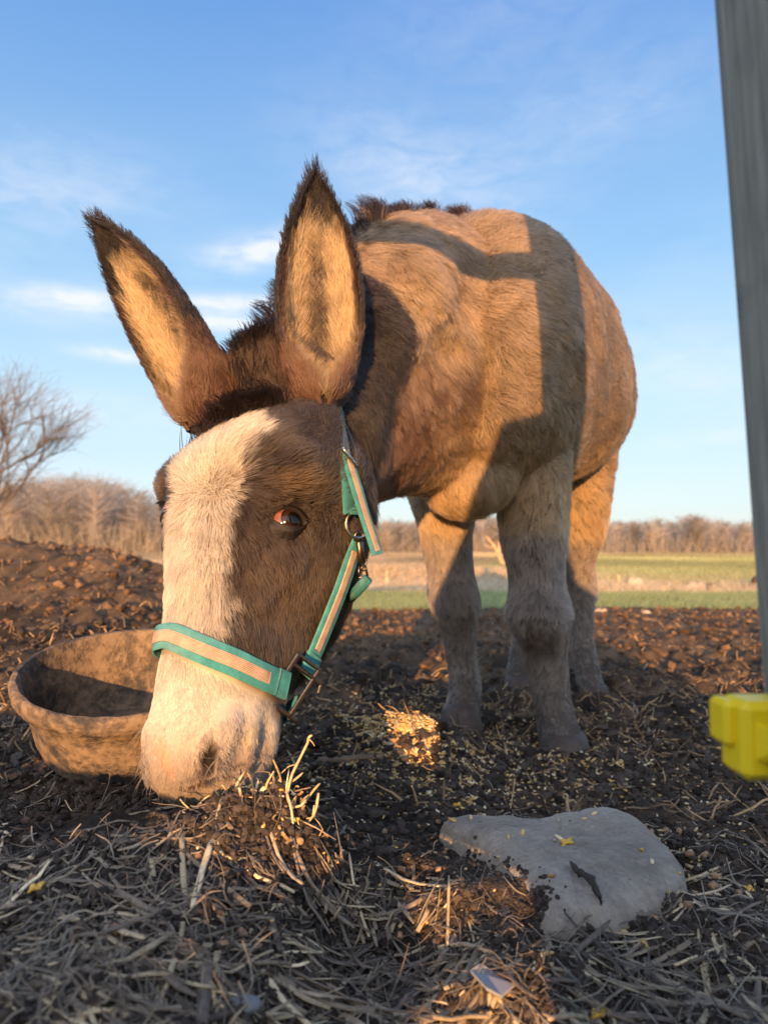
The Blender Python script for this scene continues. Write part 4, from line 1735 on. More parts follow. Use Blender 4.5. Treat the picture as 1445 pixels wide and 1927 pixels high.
def lay(x, y, yaw, L, bend, lift0, lift1, n=6):
    s = np.linspace(-.5, .5, n)
    a = yaw + bend * s
    dx = np.cumsum(np.cos(a)) * L / n
    dy = np.cumsum(np.sin(a)) * L / n
    px, py = x + dx - dx.mean(), y + dy - dy.mean()
    z = ground_h(px, py)
    chord = np.linspace(z[0], z[-1], n)
    z = np.maximum(z, .45 * z + .55 * np.maximum(chord, z.mean())) + np.linspace(lift0, lift1, n)
    return np.c_[px, py, z]


def straw_density(px, py):
    d = .35 + .65 * sstep(1500, 1640, py)
    d = d * (1 - .75 * np.exp(-((px - 850) / 170) ** 2 - ((py - 1560) / 90) ** 2))
    d = d * (1 - .9 * np.exp(-((px - 540) / 190) ** 2 - ((py - 1590) / 75) ** 2))
    d = d * (.55 + .9 * np.clip(.5 + fbm(px / 130, py / 90, oct=3, seed=91), 0, 1))
    return np.clip(d, .05, 1)


def make_straw():
    n = 2500
    px, py = rng.uniform(-60, 1510, n), 1440 + 520 * rng.uniform(0, 1, n) ** .8
    k = rng.uniform(0, 1, n) < straw_density(px, py)
    x, y, ok = to_ground(px[k], py[k])
    mb, nb = MB(), 0
    single = []
    for xi, yi, o in zip(x, y, ok):
        if not o or yi > 1.3:
            continue
        if on_stone(xi, yi):
            continue
        big = rng.uniform() < .36
        L = rng.uniform(.025, .095) if big else rng.uniform(.006, .035)
        w = rng.uniform(.0018, .0048) if big else rng.uniform(.0007, .0020)
        tone = STRAW_TONES[rng.choice(6, p=[.24, .22, .10, .21, .18, .05])] * rng.uniform(.6, 1.1)
        yaw = rng.normal(.1, 1.1) if rng.uniform() < .7 else rng.uniform(0, 6.28)
        if big:
            tone = tone * rng.uniform(1.15, 2.0)
        path = lay(xi, yi, yaw, L, rng.normal(0, .15), rng.uniform(-.001, .002), rng.uniform(-.001, .002) + (rng.uniform(0, .012) if rng.uniform() < .12 else 0))
        size = L * w / yi ** 2
        if big and w > .0021 and yi < .9:
            single.append((size, path, w, tone))
        else:
            stalk(mb, path, w, rng.uniform(.15, .5), tone)
    single.sort(key=lambda q: -q[0])
    for s, path, w, tone in single[150:]:
        stalk(mb, path, w, rng.uniform(.15, .5), tone)
    for s, path, w, tone in single[:150]:
        b2 = MB()
        stalk(b2, path, w, rng.uniform(.2, .6), tone)
        obj('straw_stalk', b2.data('straw_stalk', LITTER), label='dull dry straw stalk lying loose on dark trampled soil', category='straw stalk', group='loose straw stalks on the near soil')
    # litter further off
    for _ in range(6500):
        yi = rng.uniform(.9, 2.2) if rng.uniform() < .45 else 1.3 + 4.0 * rng.uniform() ** 1.5
        half = yi * .62
        xi = rng.uniform(-half - .1, half)
        L = rng.uniform(.012, .07)
        w = rng.uniform(.0015, .0045)
        tone = STRAW_TONES[rng.choice(6, p=[.25, .22, .13, .2, .15, .05])] * np.array((1.05, .88, .72)) * rng.uniform(.7, 1.2)
        stalk(mb, lay(xi, yi, rng.uniform(0, 6.28), L, rng.normal(0, .5), 0, rng.uniform(0, .03) if rng.uniform() < .3 else .001, 5), w, .6, tone)
    obj('straw_litter', mb.data('straw_litter', LITTER), kind='stuff')
    print('STRAW', mb.n)


make_straw()
CHAFFM = fur_mat('chaff', .6, .6)


def make_chaff():
    n = 4500
    px, py = rng.uniform(-60, 1510, n), 1400 + 560 * rng.uniform(0, 1, n)
    k = rng.uniform(0, 1, n) < straw_density(px, py) * 1.2
    x, y, ok = to_ground(px[k], py[k])
    x, y = x[ok], y[ok]
    keep = np.array([not on_stone(a_, b_) for a_, b_ in zip(x, y)])
    x, y = x[keep], y[keep]
    n = len(x)
    K = 6
    yaw, bend = rng.uniform(0, 6.283, n), rng.normal(0, 1.3, n)
    L = rng.uniform(.004, .03, n) * rng.choice([1, 1, 1, 2], n)
    s = np.linspace(-.5, .5, K)
    a = yaw[:, None] + bend[:, None] * s
    dx, dy = np.cumsum(np.cos(a), 1) * L[:, None] / K, np.cumsum(np.sin(a), 1) * L[:, None] / K
    X, Y = x[:, None] + dx, y[:, None] + dy
    Z = ground_h(X, Y) + .0012 + np.abs(rng.normal(0, .0025, (n, 1))) + rng.normal(0, .004, (n, 1)) * s * 2 * (L[:, None] / .02)
    c = STRAW_TONES[rng.choice(6, n, p=[.25, .27, .08, .22, .15, .03])] * rng.uniform(.35, .95, (n, 1))
    curves_obj('chaff', np.stack([X, Y, Z], -1), np.array((.8, 1, 1, 1, .9, .4))[None] * rng.uniform(.00018, .0006, (n, 1)), c, CHAFFM, kind='stuff')


make_chaff()

ICO = None


def blob(kind):
    t = (1 + 5 ** .5) / 2
    v = nz(np.array([(-1, t, 0), (1, t, 0), (-1, -t, 0), (1, -t, 0), (0, -1, t), (0, 1, t), (0, -1, -t), (0, 1, -t), (t, 0, -1), (t, 0, 1), (-t, 0, -1), (-t, 0, 1)]))
    f = np.array([(0, 11, 5), (0, 5, 1), (0, 1, 7), (0, 7, 10), (0, 10, 11), (1, 5, 9), (5, 11, 4), (11, 10, 2), (10, 7, 6), (7, 1, 8), (3, 9, 4), (3, 4, 2), (3, 2, 6), (3, 6, 8), (3, 8, 9), (4, 9, 5), (2, 4, 11), (6, 2, 10), (8, 6, 7), (9, 8, 1)])
    return v, f


def scatter_blobs(name, x, y, size, stretch, cols, mat, sink=.25, jag=.25, smooth=False, dz=0.0):
    n = len(x)
    v0, f0_ = blob(0)
    yaw = rng.uniform(0, 6.28, n)
    tilt = rng.normal(0, .35, n)
    jit = rng.uniform(1 - jag, 1 + jag, (n, 12))
    s = np.stack([size * stretch[0], size * stretch[1], size * stretch[2]], -1) * rng.uniform(.8, 1.2, (n, 3))
    v = v0[None] * jit[..., None] * s[:, None]
    ct, st = np.cos(tilt)[:, None], np.sin(tilt)[:, None]
    v = np.stack([v[..., 0] * ct - v[..., 2] * st, v[..., 1], v[..., 0] * st + v[..., 2] * ct], -1)
    cy, sy = np.cos(yaw)[:, None], np.sin(yaw)[:, None]
    v = np.stack([v[..., 0] * cy - v[..., 1] * sy, v[..., 0] * sy + v[..., 1] * cy, v[..., 2]], -1)
    z = ground_h(x, y) + size * stretch[2] * (1 - 2 * sink) + dz
    v = v + np.stack([x, y, z], -1)[:, None]
    f = f0_[None] + (np.arange(n) * 12)[:, None, None]
    c = np.repeat(cols, 12, 0) * rng.uniform(.85, 1.15, (n * 12, 1))
    return mesh_data(name, v.reshape(-1, 3), [f.reshape(-1, 3)], mat, smooth, c)


CRUMBM = attr_mat('soil_crumb', .95, .1, bump=(900, .6, .001))


def make_crumbs():
    n = 46000
    px, py = rng.uniform(-60, 1510, n), 1380 + 580 * rng.uniform(0, 1, n)
    x, y, ok = to_ground(px, py)
    ok &= np.array([not on_stone(a_, b_) for a_, b_ in zip(x, y)])
    x, y = x[ok], y[ok]
    size = rng.uniform(.0006, .0017, len(x)) * rng.choice([1, 1, 1, 1.6, 2.8], len(x)) * np.clip(y / .55, .8, 2)
    tone = np.array((.042, .033, .027)) * rng.uniform(.5, 2.0, (len(x), 1))
    # bigger clods further off
    m = 10000
    y2 = 1.2 + 4.3 * rng.uniform(0, 1, m) ** 1.4
    x2 = rng.uniform(-1, 1, m) * (y2 * .62 + .1)
    s2 = rng.uniform(.003, .008, m) * rng.choice([1, 1, 1, 1.7, 2.6], m) * (.5 + y2 * .16)
    t2 = np.array((.125, .076, .044)) * rng.uniform(.45, 1.4, (m, 1))
    near_t = np.array((.055, .044, .036)) * rng.uniform(.5, 1.7, (m, 1))
    t2 = np.where((y2 + .3 * fbm(x2 * 2, y2 * 2, oct=2, seed=33) < 2.3)[:, None], near_t, t2)
    # soil kicked over the left end of the stone
    e0, e1 = plane_pt(850, 1566, .122), plane_pt(1000, 1690, .122)
    q = 6500
    k = rng.uniform(0, 1, q)
    off = rng.normal(0, .009, q) - .003
    w = nz(np.array((e1[1] - e0[1], -(e1[0] - e0[0]), 0)))
    w = w if w[0] > 0 else -w
    x3 = e0[0] + (e1[0] - e0[0]) * k + w[0] * off
    y3 = e0[1] + (e1[1] - e0[1]) * k + w[1] * off
    qq = 14
    px3, py3 = rng.uniform(930, 1270, qq), rng.uniform(1540, 1690, qq)
    pp = np.array([plane_pt(a_, b_, .122)[:2] for a_, b_ in zip(px3, py3)])
    x3, y3 = np.r_[x3, pp[:, 0]], np.r_[y3, pp[:, 1]]
    s3 = rng.uniform(.0008, .0030, len(x3)) * np.r_[np.ones(q), np.full(qq, .45)]
    t3 = np.array((.050, .040, .033)) * rng.uniform(.6, 1.6, (len(x3), 1))
    zs = np.array([stone_top(a_, b_) for a_, b_ in zip(x3, y3)])
    dz = np.r_[np.zeros(len(x) + m), zs - ground_h(x3, y3)]
    me = scatter_blobs('soil_crumbs', np.r_[x, x2, x3], np.r_[y, y2, y3], np.r_[size, s2, s3], (1.1, .9, .72), np.vstack([tone, t2, t3]), CRUMBM, .35, .35, False, dz)
    obj('soil_crumbs', me, kind='stuff')


make_crumbs()

GRAINM = attr_mat('grain', .55, .4, vary=(500, .2))


def make_grain():
    # spilled oats and cracked corn: thick on the heap between muzzle and hooves
    xs, ys = [], []
    for cx, cy, sx, sy, n in ((755, 1375, 75, 45, 2600), (900, 1430, 170, 45, 2500), (1150, 1440, 150, 60, 800), (1330, 1560, 110, 70, 220), (560, 1470, 60, 30, 120),
                              (800, 1580, 200, 90, 200), (700, 1700, 600, 160, 130), (1060, 1600, 50, 20, 16)):
        px, py = rng.normal(cx, sx, n), rng.normal(cy, sy, n)
        k = (py > 1300) & (py < 1925) & (px > -20) & (px < 1460)
        a, b, ok = to_ground(px[k], py[k])
        xs.append(a[ok])
        ys.append(b[ok])
    x, y = np.concatenate(xs), np.concatenate(ys)
    tops = np.array([stone_top(a_, b_) for a_, b_ in zip(x, y)])
    on = tops > ground_h(x, y) + .002
    keep = ~on | (rng.uniform(0, 1, len(x)) < .22)
    x, y, tops = x[keep], y[keep], tops[keep]
    n = len(x)
    dz = tops - ground_h(x, y)
    n = len(x)
    pal = np.array([(.62, .46, .24), (.55, .36, .15), (.70, .58, .36), (.60, .38, .10), (.40, .24, .11)])
    col = pal[rng.integers(0, 5, n)] * rng.uniform(.7, 1.1, (n, 1))
    size = rng.uniform(.0018, .0034, n) * np.where(y > .95, 1.15, 1)
    me = scatter_blobs('spilled_grain', x, y, size, (1.5, .62, .55), col, GRAINM, .2, .12, True, dz)
    obj('spilled_grain', me, kind='stuff')
    # brown pellets
    m = 46
    px, py = np.r_[rng.uniform(560, 900, 12), rng.uniform(1180, 1440, 22), rng.uniform(30, 760, 12)], np.r_[rng.uniform(1520, 1720, 12), rng.uniform(1530, 1740, 22), rng.uniform(1560, 1880, 12)]
    a, b, ok = to_ground(px, py)
    for xi, yi in zip(a, b):
        L, r = rng.uniform(.005, .009), rng.uniform(.0024, .003)
        yaw = rng.uniform(0, 6.28)
        z = float(ground_h(xi, yi)) + r * .7
        d = np.array((math.cos(yaw), math.sin(yaw), rng.normal(0, .2)))
        b2 = MB()
        c0 = np.array((xi, yi, z))
        b2.tube([c0 - d * L / 2, c0 - d * L * .42, c0, c0 + d * L * .42, c0 + d * L / 2], np.array((.7, 1, 1.03, 1, .7)) * r, 9, np.array((.30, .175, .09)) * rng.uniform(.7, 1.2))
        obj('feed_pellet', b2.data('feed_pellet', GRAINM), label='small brown feed pellet lying on the dark soil', category='feed pellet', group='brown feed pellets on the soil')
    # yellow flakes
    fl = [(740, 1592, 'yellow corn flake on bare soil above the sunlit straw patch'), (66, 1717, 'yellow corn flake among straw near the left edge'),
          (1122, 1884, 'large yellow corn flake on straw below the grey stone'), (1066, 1590, 'orange corn flake lying on the grey stone'),
          (1406, 1672, 'tall yellow corn flake standing right of the stone'), (860, 1516, 'yellow corn flake behind the left end of the stone'),
          (842, 1497, 'small yellow corn flake in the soil behind the stone')]
    for (px, py, lab) in fl:
        a, b, ok = to_ground(np.array([px]), np.array([py]))
        xi, yi = float(a[0]), float(b[0])
        zz = float(ground_h(xi, yi)) + .002
        if 'on the grey stone' in lab:
            q = plane_pt(px, py, .124)
            xi, yi, zz = q[0], q[1], stone_top(q[0], q[1]) + .001
        r = .0052 if 'small' not in lab else .0035
        k = 14
        th = np.linspace(0, 6.283, k, endpoint=False)
        rr = r * (1 + .25 * rng.normal(0, 1, k).clip(-1, 1))
        rings = []
        for f_, h in ((.3, .0022), (.8, .0018), (1, .0006), (.8, -.001)):
            rings.append(np.c_[xi + rr * f_ * np.cos(th), yi + rr * f_ * np.sin(th) * .8, zz + h + .0012 * np.sin(3 * th) + rr * f_ * np.cos(th) * .25])
        b2 = MB()
        loft(b2, rings[::-1])
        b2.c = [np.tile((.70, .42, .07), (len(b2.v[0]), 1)) * rng.uniform(.75, 1.1, (len(b2.v[0]), 1))]
        obj('corn_flake', b2.data('corn_flake', GRAINM), label=lab, category='corn flake', group='yellow corn flakes')


make_grain()


# traced stalks that stand out
def gpt(px, py, lift=.002):
    a, b, ok = to_ground(np.array([float(px)]), np.array([float(py)]))
    return np.array((a[0], b[0], float(ground_h(a[0], b[0])) + lift))


HERO = [
    ('curled pale stem lying on dark soil below the muzzle', [(418, 1505), (406, 1570), (415, 1605), (440, 1622), (490, 1628), (530, 1632)], .0026, (.46, .37, .23)),
    ('thick cut straw crossing the dark hollow left of the stone', [(705, 1632), (740, 1655), (778, 1675)], .0056, (.42, .33, .22)),
    ('long thick grey straw curving towards the bottom edge', [(505, 1782), (560, 1818), (610, 1850), (650, 1862), (685, 1900)], .0042, (.30, .24, .16)),
    ('short thick straw lying in the sunlit patch', [(826, 1778), (875, 1786), (928, 1798)], .0056, (.46, .35, .22)),
    ('long pale straw lying towards the viewer in front of the heap', [(355, 1690), (342, 1760), (325, 1830), (305, 1870)], .0034, (.42, .34, .20)),
    ('broad dark woody stem pointing at the bottom edge', [(392, 1815), (388, 1870), (378, 1935)], .0075, (.16, .125, .10)),
    ('long straw lying slantwise across the lower left soil', [(170, 1632), (215, 1670), (260, 1712), (285, 1745)], .0040, (.27, .21, .145)),
    ('pale flat straw near the left edge', [(10, 1696), (50, 1699), (92, 1702)], .0038, (.45, .37, .24)),
    ('long pale straw along the bottom left corner', [(150, 1925), (195, 1918), (248, 1910)], .0042, (.45, .36, .22)),
    ('short yellow straw lying on the slope of the dark mound', [(285, 1620), (288, 1650), (291, 1668)], .0035, (.44, .36, .20)),
    ('long thick stem lying at the lower right', [(1215, 1800), (1270, 1830), (1340, 1878), (1410, 1925)], .0046, (.24, .19, .14)),
    ('horizontal woody stem right of the yellow flake', [(1215, 1870), (1290, 1882), (1370, 1886), (1445, 1888)], .0042, (.21, .165, .125)),
    ('thin bent stem beside the hoof at right', [(1190, 1328), (1205, 1362), (1232, 1398)], .0060, (.30, .24, .17)),
    ('split straw by the bottom edge below the flake', [(1030, 1918), (1075, 1908), (1100, 1896)], .0055, (.36, .29, .19)),
    ('weathered wood sliver on the soil behind the muzzle', [(588, 1445), (650, 1432), (724, 1418)], .0140, (.22, .145, .09)),
    ('thin upright straw standing behind the stone', [(958, 1530), (964, 1500), (968, 1468)], .0030, (.44, .36, .20)),
]
for lab, pxs, w, tone in HERO:
    pth = np.array([gpt(a, b) for a, b in pxs])
    if 'upright' in lab or 'leaning' in lab:
        b0 = pth[0] if 'behind the stone' in lab else pth[-1]
        pth = np.array([P(a, b, b0[1] + (0 if 'behind' in lab else .0)) for a, b in pxs])
    b2 = MB()
    m = crom(pth, 14)
    m[:, 2] += .0012 * rng.normal(0, 1, 14).cumsum() * .3
    if not ('upright' in lab or 'leaning' in lab):
        m[:, 2] = np.maximum(m[:, 2], ground_h(m[:, 0], m[:, 1]) + w * .25)
    stalk(b2, m, w, .55, tone)
    obj('straw_stalk', b2.data('straw_stalk', LITTER), label=lab, category='straw stalk', group='straw stalks that stand out')


def tuft(cx, cy, d, n, spread, hgt, name, lab, tones):
    """stubble tuft: many broken stalks rising from one clump"""
    mb = MB()
    for _ in range(n):
        a = P(cx + rng.normal(0, spread), cy, d + rng.normal(0, .012))
        a[2] = float(ground_h(a[0], a[1])) - .003
        lean = rng.normal(0, 1.1, 2)
        L = rng.uniform(.3, 1.0) * hgt
        q = a + np.array((lean[0], lean[1] * .7, 1.0)) / np.linalg.norm((lean[0], lean[1] * .7, 1)) * L
        mid = (a + q) / 2 + rng.normal(0, .003, 3)
        stalk(mb, crom(np.array([a, mid, q]), 5), rng.uniform(.0010, .0034), .6, tones[rng.integers(len(tones))] * rng.uniform(.75, 1.15))
    obj(name, mb.data(name, LITTER), label=lab, category='straw tuft')


GOLD = np.array([(.52, .38, .20), (.42, .29, .15), (.60, .47, .27), (.30, .20, .11)])
tuft(440, 1480, .615, 34, 42, .022, 'straw_tuft', 'sunlit tuft of broken straw right under the muzzle', GOLD)
tuft(555, 1490, .60, 30, 28, .028, 'straw_tuft', 'sunlit tuft of pale straw right of the muzzle', GOLD)
tuft(655, 1600, .555, 30, 26, .024, 'straw_tuft', 'shaded grey tuft of straw between mound and dark hollow', STRAW_TONES[:4])
b2 = MB()
pth = crom(np.array([P(540, 1500, .59), P(548, 1462, .595), P(566, 1424, .60), P(579, 1398, .60), P(581, 1388, .60), P(588, 1383, .60)]), 14)
stalk(b2, pth, .0032, .7, (.50, .36, .19))
stalk(b2, crom(np.array([P(581, 1390, .60), P(588, 1397, .599), P(592, 1404, .598)]), 5), .0012, .7, (.45, .30, .17))
stalk(b2, crom(np.array([P(540, 1492, .587), P(548, 1520, .58), P(552, 1550, .572)]), 6), .0030, .7, (.55, .44, .25))
obj('straw_sprig', b2.data('straw_sprig', LITTER), label='tall bent straw sprig rising beside the muzzle', category='straw sprig')


# small found things
def small_things():
    # plastic shard
    m, n, b, out = material('milky_plastic')
    b.inputs['Base Color'].default_value = (.36, .37, .39, 1)
    b.inputs['Roughness'].default_value = .22
    b.inputs['Transmission Weight'].default_value = .35
    out_ = [(885, 1825), (905, 1812), (930, 1830), (968, 1852), (943, 1873), (915, 1858)]
    base = gpt(925, 1845)[2]
    top = np.array([plane_pt(a, bb, base + .006 + (.006 if a < 920 else 0)) for a, bb in out_])
    bot = top - np.array((0, .0005, .0016))
    v = np.vstack([top, bot])
    q = [(i, (i + 1) % 6, (i + 1) % 6 + 6, i + 6) for i in range(6)]
    q += [(0, 3, 2, 1), (0, 5, 4, 3), (6, 7, 8, 9), (6, 9, 10, 11)]
    obj('plastic_shard', mesh_data('plastic_shard', v, [np.array(q)], m, False), label='pale translucent plastic shard lying in straw below the sunlit patch', category='plastic shard')
    for px, py, r, lab, col in ((459, 1905, .0080, 'smooth blue grey pebble at the bottom edge', (.16, .17, .18)),
                                (700, 1620, .004, 'small tan pebble beside the dark hollow', (.3, .2, .12))):
        c = gpt(px, py, r * .2)
        v0, f0_ = blob(0)
        mb = MB()
        th = np.linspace(0, 6.283, 24, endpoint=False)
        rings = []
        for a in np.linspace(-1.5, 1.5, 12):
            k = math.cos(a) ** .7
            rings.append(np.c_[c[0] + r * 1.15 * k * np.cos(th) * (1 + .06 * np.sin(2 * th + 1)), c[1] + r * .8 * k * np.sin(th), c[2] - r * .25 + r * .5 * math.sin(a) + 0 * th])
        loft(mb, rings)
        mb.c = [np.tile(col, (len(mb.v[0]), 1))]
        obj('pebble', mb.data('pebble', attr_mat('pebble_' + lab[:5], .6, .3, bump=(300, .3, .001), vary=(200, .2))), label=lab, category='pebble')
    # dark crumpled leaf on the stone
    mb = MB()
    pth = crom(np.array([plane_pt(a, bb, .130) for a, bb in ((1073, 1612), (1088, 1628), (1106, 1640), (1122, 1655), (1130, 1662))]), 16)
    pth[:, 2] = np.array([stone_top(a_, b_) for a_, b_ in pth[:, :2]]) + .0025 + .003 * np.sin(np.linspace(0, 3.1, 16))
    mb.tube(pth, np.array([.001, .003, .0042, .0048, .005, .0048, .005, .0054, .0052, .005, .0045, .004, .0032, .0024, .0015, .0008]) * .5, 9, np.array((.050, .040, .033)))
    mb.v[0] = mb.v[0] + rng.normal(0, .0007, mb.v[0].shape)
    obj('dead_leaf', mb.data('dead_leaf', attr_mat('dead_leaf', .7, .3, bump=(800, .9, .001))), label='dark shrivelled leaf lying on top of the grey stone', category='leaf')


small_things()


# ------------------------------------------------------------------ fence post with insulator
def wood_mat(name, a, b_, dark):
    m, n, b, out = material(name)
    tc = n.new('ShaderNodeTexCoord')
    mp = n.new('ShaderNodeMapping')
    mp.inputs['Scale'].default_value = (1, 1, .06)
    n.l.new(tc.outputs['Object'], mp.inputs[0])
    g = n.noise(mp.outputs[0], 130, 6, .65, .4)
    g2 = n.noise(tc.outputs['Object'], 9, 4, .6)
    col = n.mix(n.maprange(g, .35, .65), a, b_)
    col = n.mix(n.maprange(g2, .56, .72, 0, .75), col, dark)
    n.put(b.inputs['Base Color'], col)
    b.inputs['Roughness'].default_value = .85
    bp = n.new('ShaderNodeBump')
    bp.inputs['Strength'].default_value = .6
    bp.inputs['Distance'].default_value = .002
    n.l.new(g, bp.inputs['Height'])
    n.l.new(bp.outputs[0], b.inputs['Normal'])
    return m


WOOD = wood_mat('weathered_wood', (.18, .172, .140), (.33, .32, .265), (.08, .075, .06))


def plank(p0, p1, wid, dep, wdir):
    """a board from p0 to p1 with slightly worn edges"""
    p0, p1, wdir = np.asarray(p0, float), np.asarray(p1, float), nz(np.asarray(wdir, float))
    t = nz(p1 - p0)
    wdir = nz(wdir - t * np.dot(wdir, t))
    b = np.cross(t, wdir)
    n = 40
    K = np.linspace(0, 1, n)
    rings = []
    for i, k in enumerate(K):
        c = p0 + (p1 - p0) * k
        w = wid * (1 + .012 * math.sin(9 * k + 1))
        rings.append(ring(c, wdir, b, w / 2 * 1.02, dep / 2, dep / 2, 32, 9))
    mb = MB()
    loft(mb, rings)
    return mb


def make_post():
    Yb = .335                                   # the post's far left edge is what the picture shows against the field
    a, b = P(1328, 0, Yb), P(1424, 1330, Yb)
    t = (b - a) / (b[2] - a[2])
    top = a + t * (1.5 - a[2])
    bot = a + t * (-.1 - a[2])
    w = .088
    sh = np.array((w / 2, -w / 2, 0))
    mb = plank(bot + sh, top + sh, w, w, (1, 0, 0))
    obj('fence_post', mb.data('fence_post', WOOD, True), label='weathered grey wooden fence post carrying a yellow insulator', category='fence post')
    mb = plank((-1.6, .345, .86), (top[0] + .09, .345, 1.005), .066, .03, (0, 0, 1))
    obj('fence_rail', mb.data('fence_rail', WOOD), label='narrow grey rail nailed across the back of the fence post, above the camera', category='fence rail')
    # insulator on the post's near left corner
    m, n, bs, out = material('yellow_plastic')
    bs.inputs['Base Color'].default_value = (.92, .66, .010, 1)
    bs.inputs['Roughness'].default_value = .42
    bs.inputs['Subsurface Weight'].default_value = .1
    bs.inputs['Subsurface Radius'].default_value = (.01, .006, .001)
    d = .30
    root = thing('wire_insulator', 'bright yellow plastic wire insulator on the grey fence post', 'insulator', tuple(P(1410, 1400, d)))
    s = d / F
    mb = MB()
    c0, c1 = P(1374, 1385, d), P(1540, 1385, d)
    mb.box((c0 + c1) / 2, (c1[0] - c0[0], .022, 140 * s), None, .0030)
    obj('base_block', mb.data('base_block', m, False), root)
    mb = MB()
    c = P(1376, 1360, d)
    mb.box(c + np.array((-.001, .004, 0)), (32 * s, .016, 84 * s), None, .0022)
    obj('wire_lug', mb.data('wire_lug', m, False), root)
    mb = MB()
    # raised wedge on the front
    x0, x1 = P(1392, 1350, d)[0], P(1470, 1350, d)[0]
    z0, z1 = P(1392, 1425, d)[2], P(1392, 1345, d)[2]
    y = d - .0108
    v = np.array([(x0, y + .0005, z0 + .002), (x1, y + .0005, z0 - .006), (x1, y + .0005, z1 - .006), (x0, y + .0005, z1),
                  (x0 + .004, y - .006, z0 + .006), (x1, y - .016, z0 + .001), (x1, y - .016, z1 - .014), (x0 + .004, y - .006, z1 - .005)])
    mb.add(v, [(4, 5, 6, 7), (0, 4, 7, 3), (0, 1, 5, 4), (3, 7, 6, 2), (1, 2, 6, 5), (0, 3, 2, 1)])
    obj('nail_wedge', mb.data('nail_wedge', m, False), root)


make_post()


def make_shade_panel():
    """what hangs on the fence just behind the camera and shades the donkey's legs"""
    Y = -.20
    out = [(.02, .755), (-.045, .625), (-.085, .53), (-.118, .457), (-.105, .34), (-.085, .20), (.012, .204), (.03, .10), (.60, .10), (.57, .25), (.50, .39), (.36, .475), (.25, .54), (.20, .70), (.10, .79)]  # outline cut for its shadow; bottom gap leaves a sun patch
    n = len(out)
    th = np.array([(x, Y + .012 * math.sin(x * 40), z) for x, z in out])
    v = np.vstack([th + np.array((0, .012, 0)), th - np.array((0, .012, 0))])
    me = bpy.data.meshes.new('shade_panel')
    me.from_pydata([tuple(q) for q in v], [], [tuple(range(n)), tuple(range(2 * n - 1, n - 1, -1))] + [(i, i + n, (i + 1) % n + n, (i + 1) % n) for i in range(n)])
    me.materials.append(attr_mat('shade_panel_grey', .9, .1))
    obj('shade_panel', me, label='added unseen panel behind the camera standing in for the photographer', category='shadow caster')


make_shade_panel()


# ------------------------------------------------------------------ far field, trees, wood
TWIG = fur_mat('twigs', .7, .7)
BARK = attr_mat('bark', .9, .15, bump=(30, .8, .02), vary=(8, .3))


def tree_lines(base, height, spread, levels, seed, kids=(7, 6, 5), lean=(0, 0)):
    """recursive bare tree: returns limb paths with radii, and twig paths"""
    r = np.random.default_rng(seed)
    limbs, twigs = [], []

    def branch(p, d, L, rad, lev):
        n = 6
        pts = [p]
        dd = d.copy()
        for i in range(n - 1):
            dd = nz(dd + r.normal(0, .16, 3) + np.array((0, 0, .06)))
            pts.append(pts[-1] + dd * L / (n - 1))
        pts = np.array(pts)
        if lev >= levels:
            twigs.append((pts, rad))
            return
        limbs.append((pts, np.linspace(rad, rad * .45, n)))
        for k in range(kids[min(lev, len(kids) - 1)]):
            f = r.uniform(.25, 1.0)
            i = min(int(f * (n - 1)), n - 2)
            q = pts[i] + (pts[i + 1] - pts[i]) * (f * (n - 1) - i)
            a = nz(r.normal(0, 1, 3))
            nd = nz(nz(pts[i + 1] - pts[i]) * .75 + a * spread + np.array((lean[0], lean[1], .05)))
            branch(q, nd, L * r.uniform(.45, .75), rad * .5, lev + 1)
    branch(np.asarray(base, float), nz(np.array((lean[0] * .3, lean[1], 1.0))), height * .45, height * .010, 0)
    return limbs, twigs


def bare_tree(name, lab, base, height, spread, levels, seed, kids, lean, cat='tree', tone=(.10, .075, .055), group=None):
    limbs, twigs = tree_lines(base, height, spread, levels, seed, kids, lean)
    root = thing(name, lab, cat, tuple(base), group)
    mb = MB()
    for pts, rad in limbs:
        mb.tube(pts, rad, 7, np.array(tone), cap=False)
    obj('trunk', mb.data('trunk', BARK), root)
    K = 6
    pts = np.array([t[0] for t in twigs])
    rad = np.array([t[1] for t in twigs])[:, None] * np.linspace(1, .35, K)[None]
    c = np.tile(tone, (len(pts), 1)) * rng.uniform(.7, 1.3, (len(pts), 1))
    curves_obj('crown', pts, np.maximum(rad, .0035), c, TWIG, root)


b = np.array((-14.6, 26.0, float(base_h(-14.6, 26.0))))
bare_tree('orchard_tree', 'bare spreading orchard tree at the left edge above the muck heap', b, 9.6, .66, 4, 5, (9, 6, 6, 5), (.28, 0))


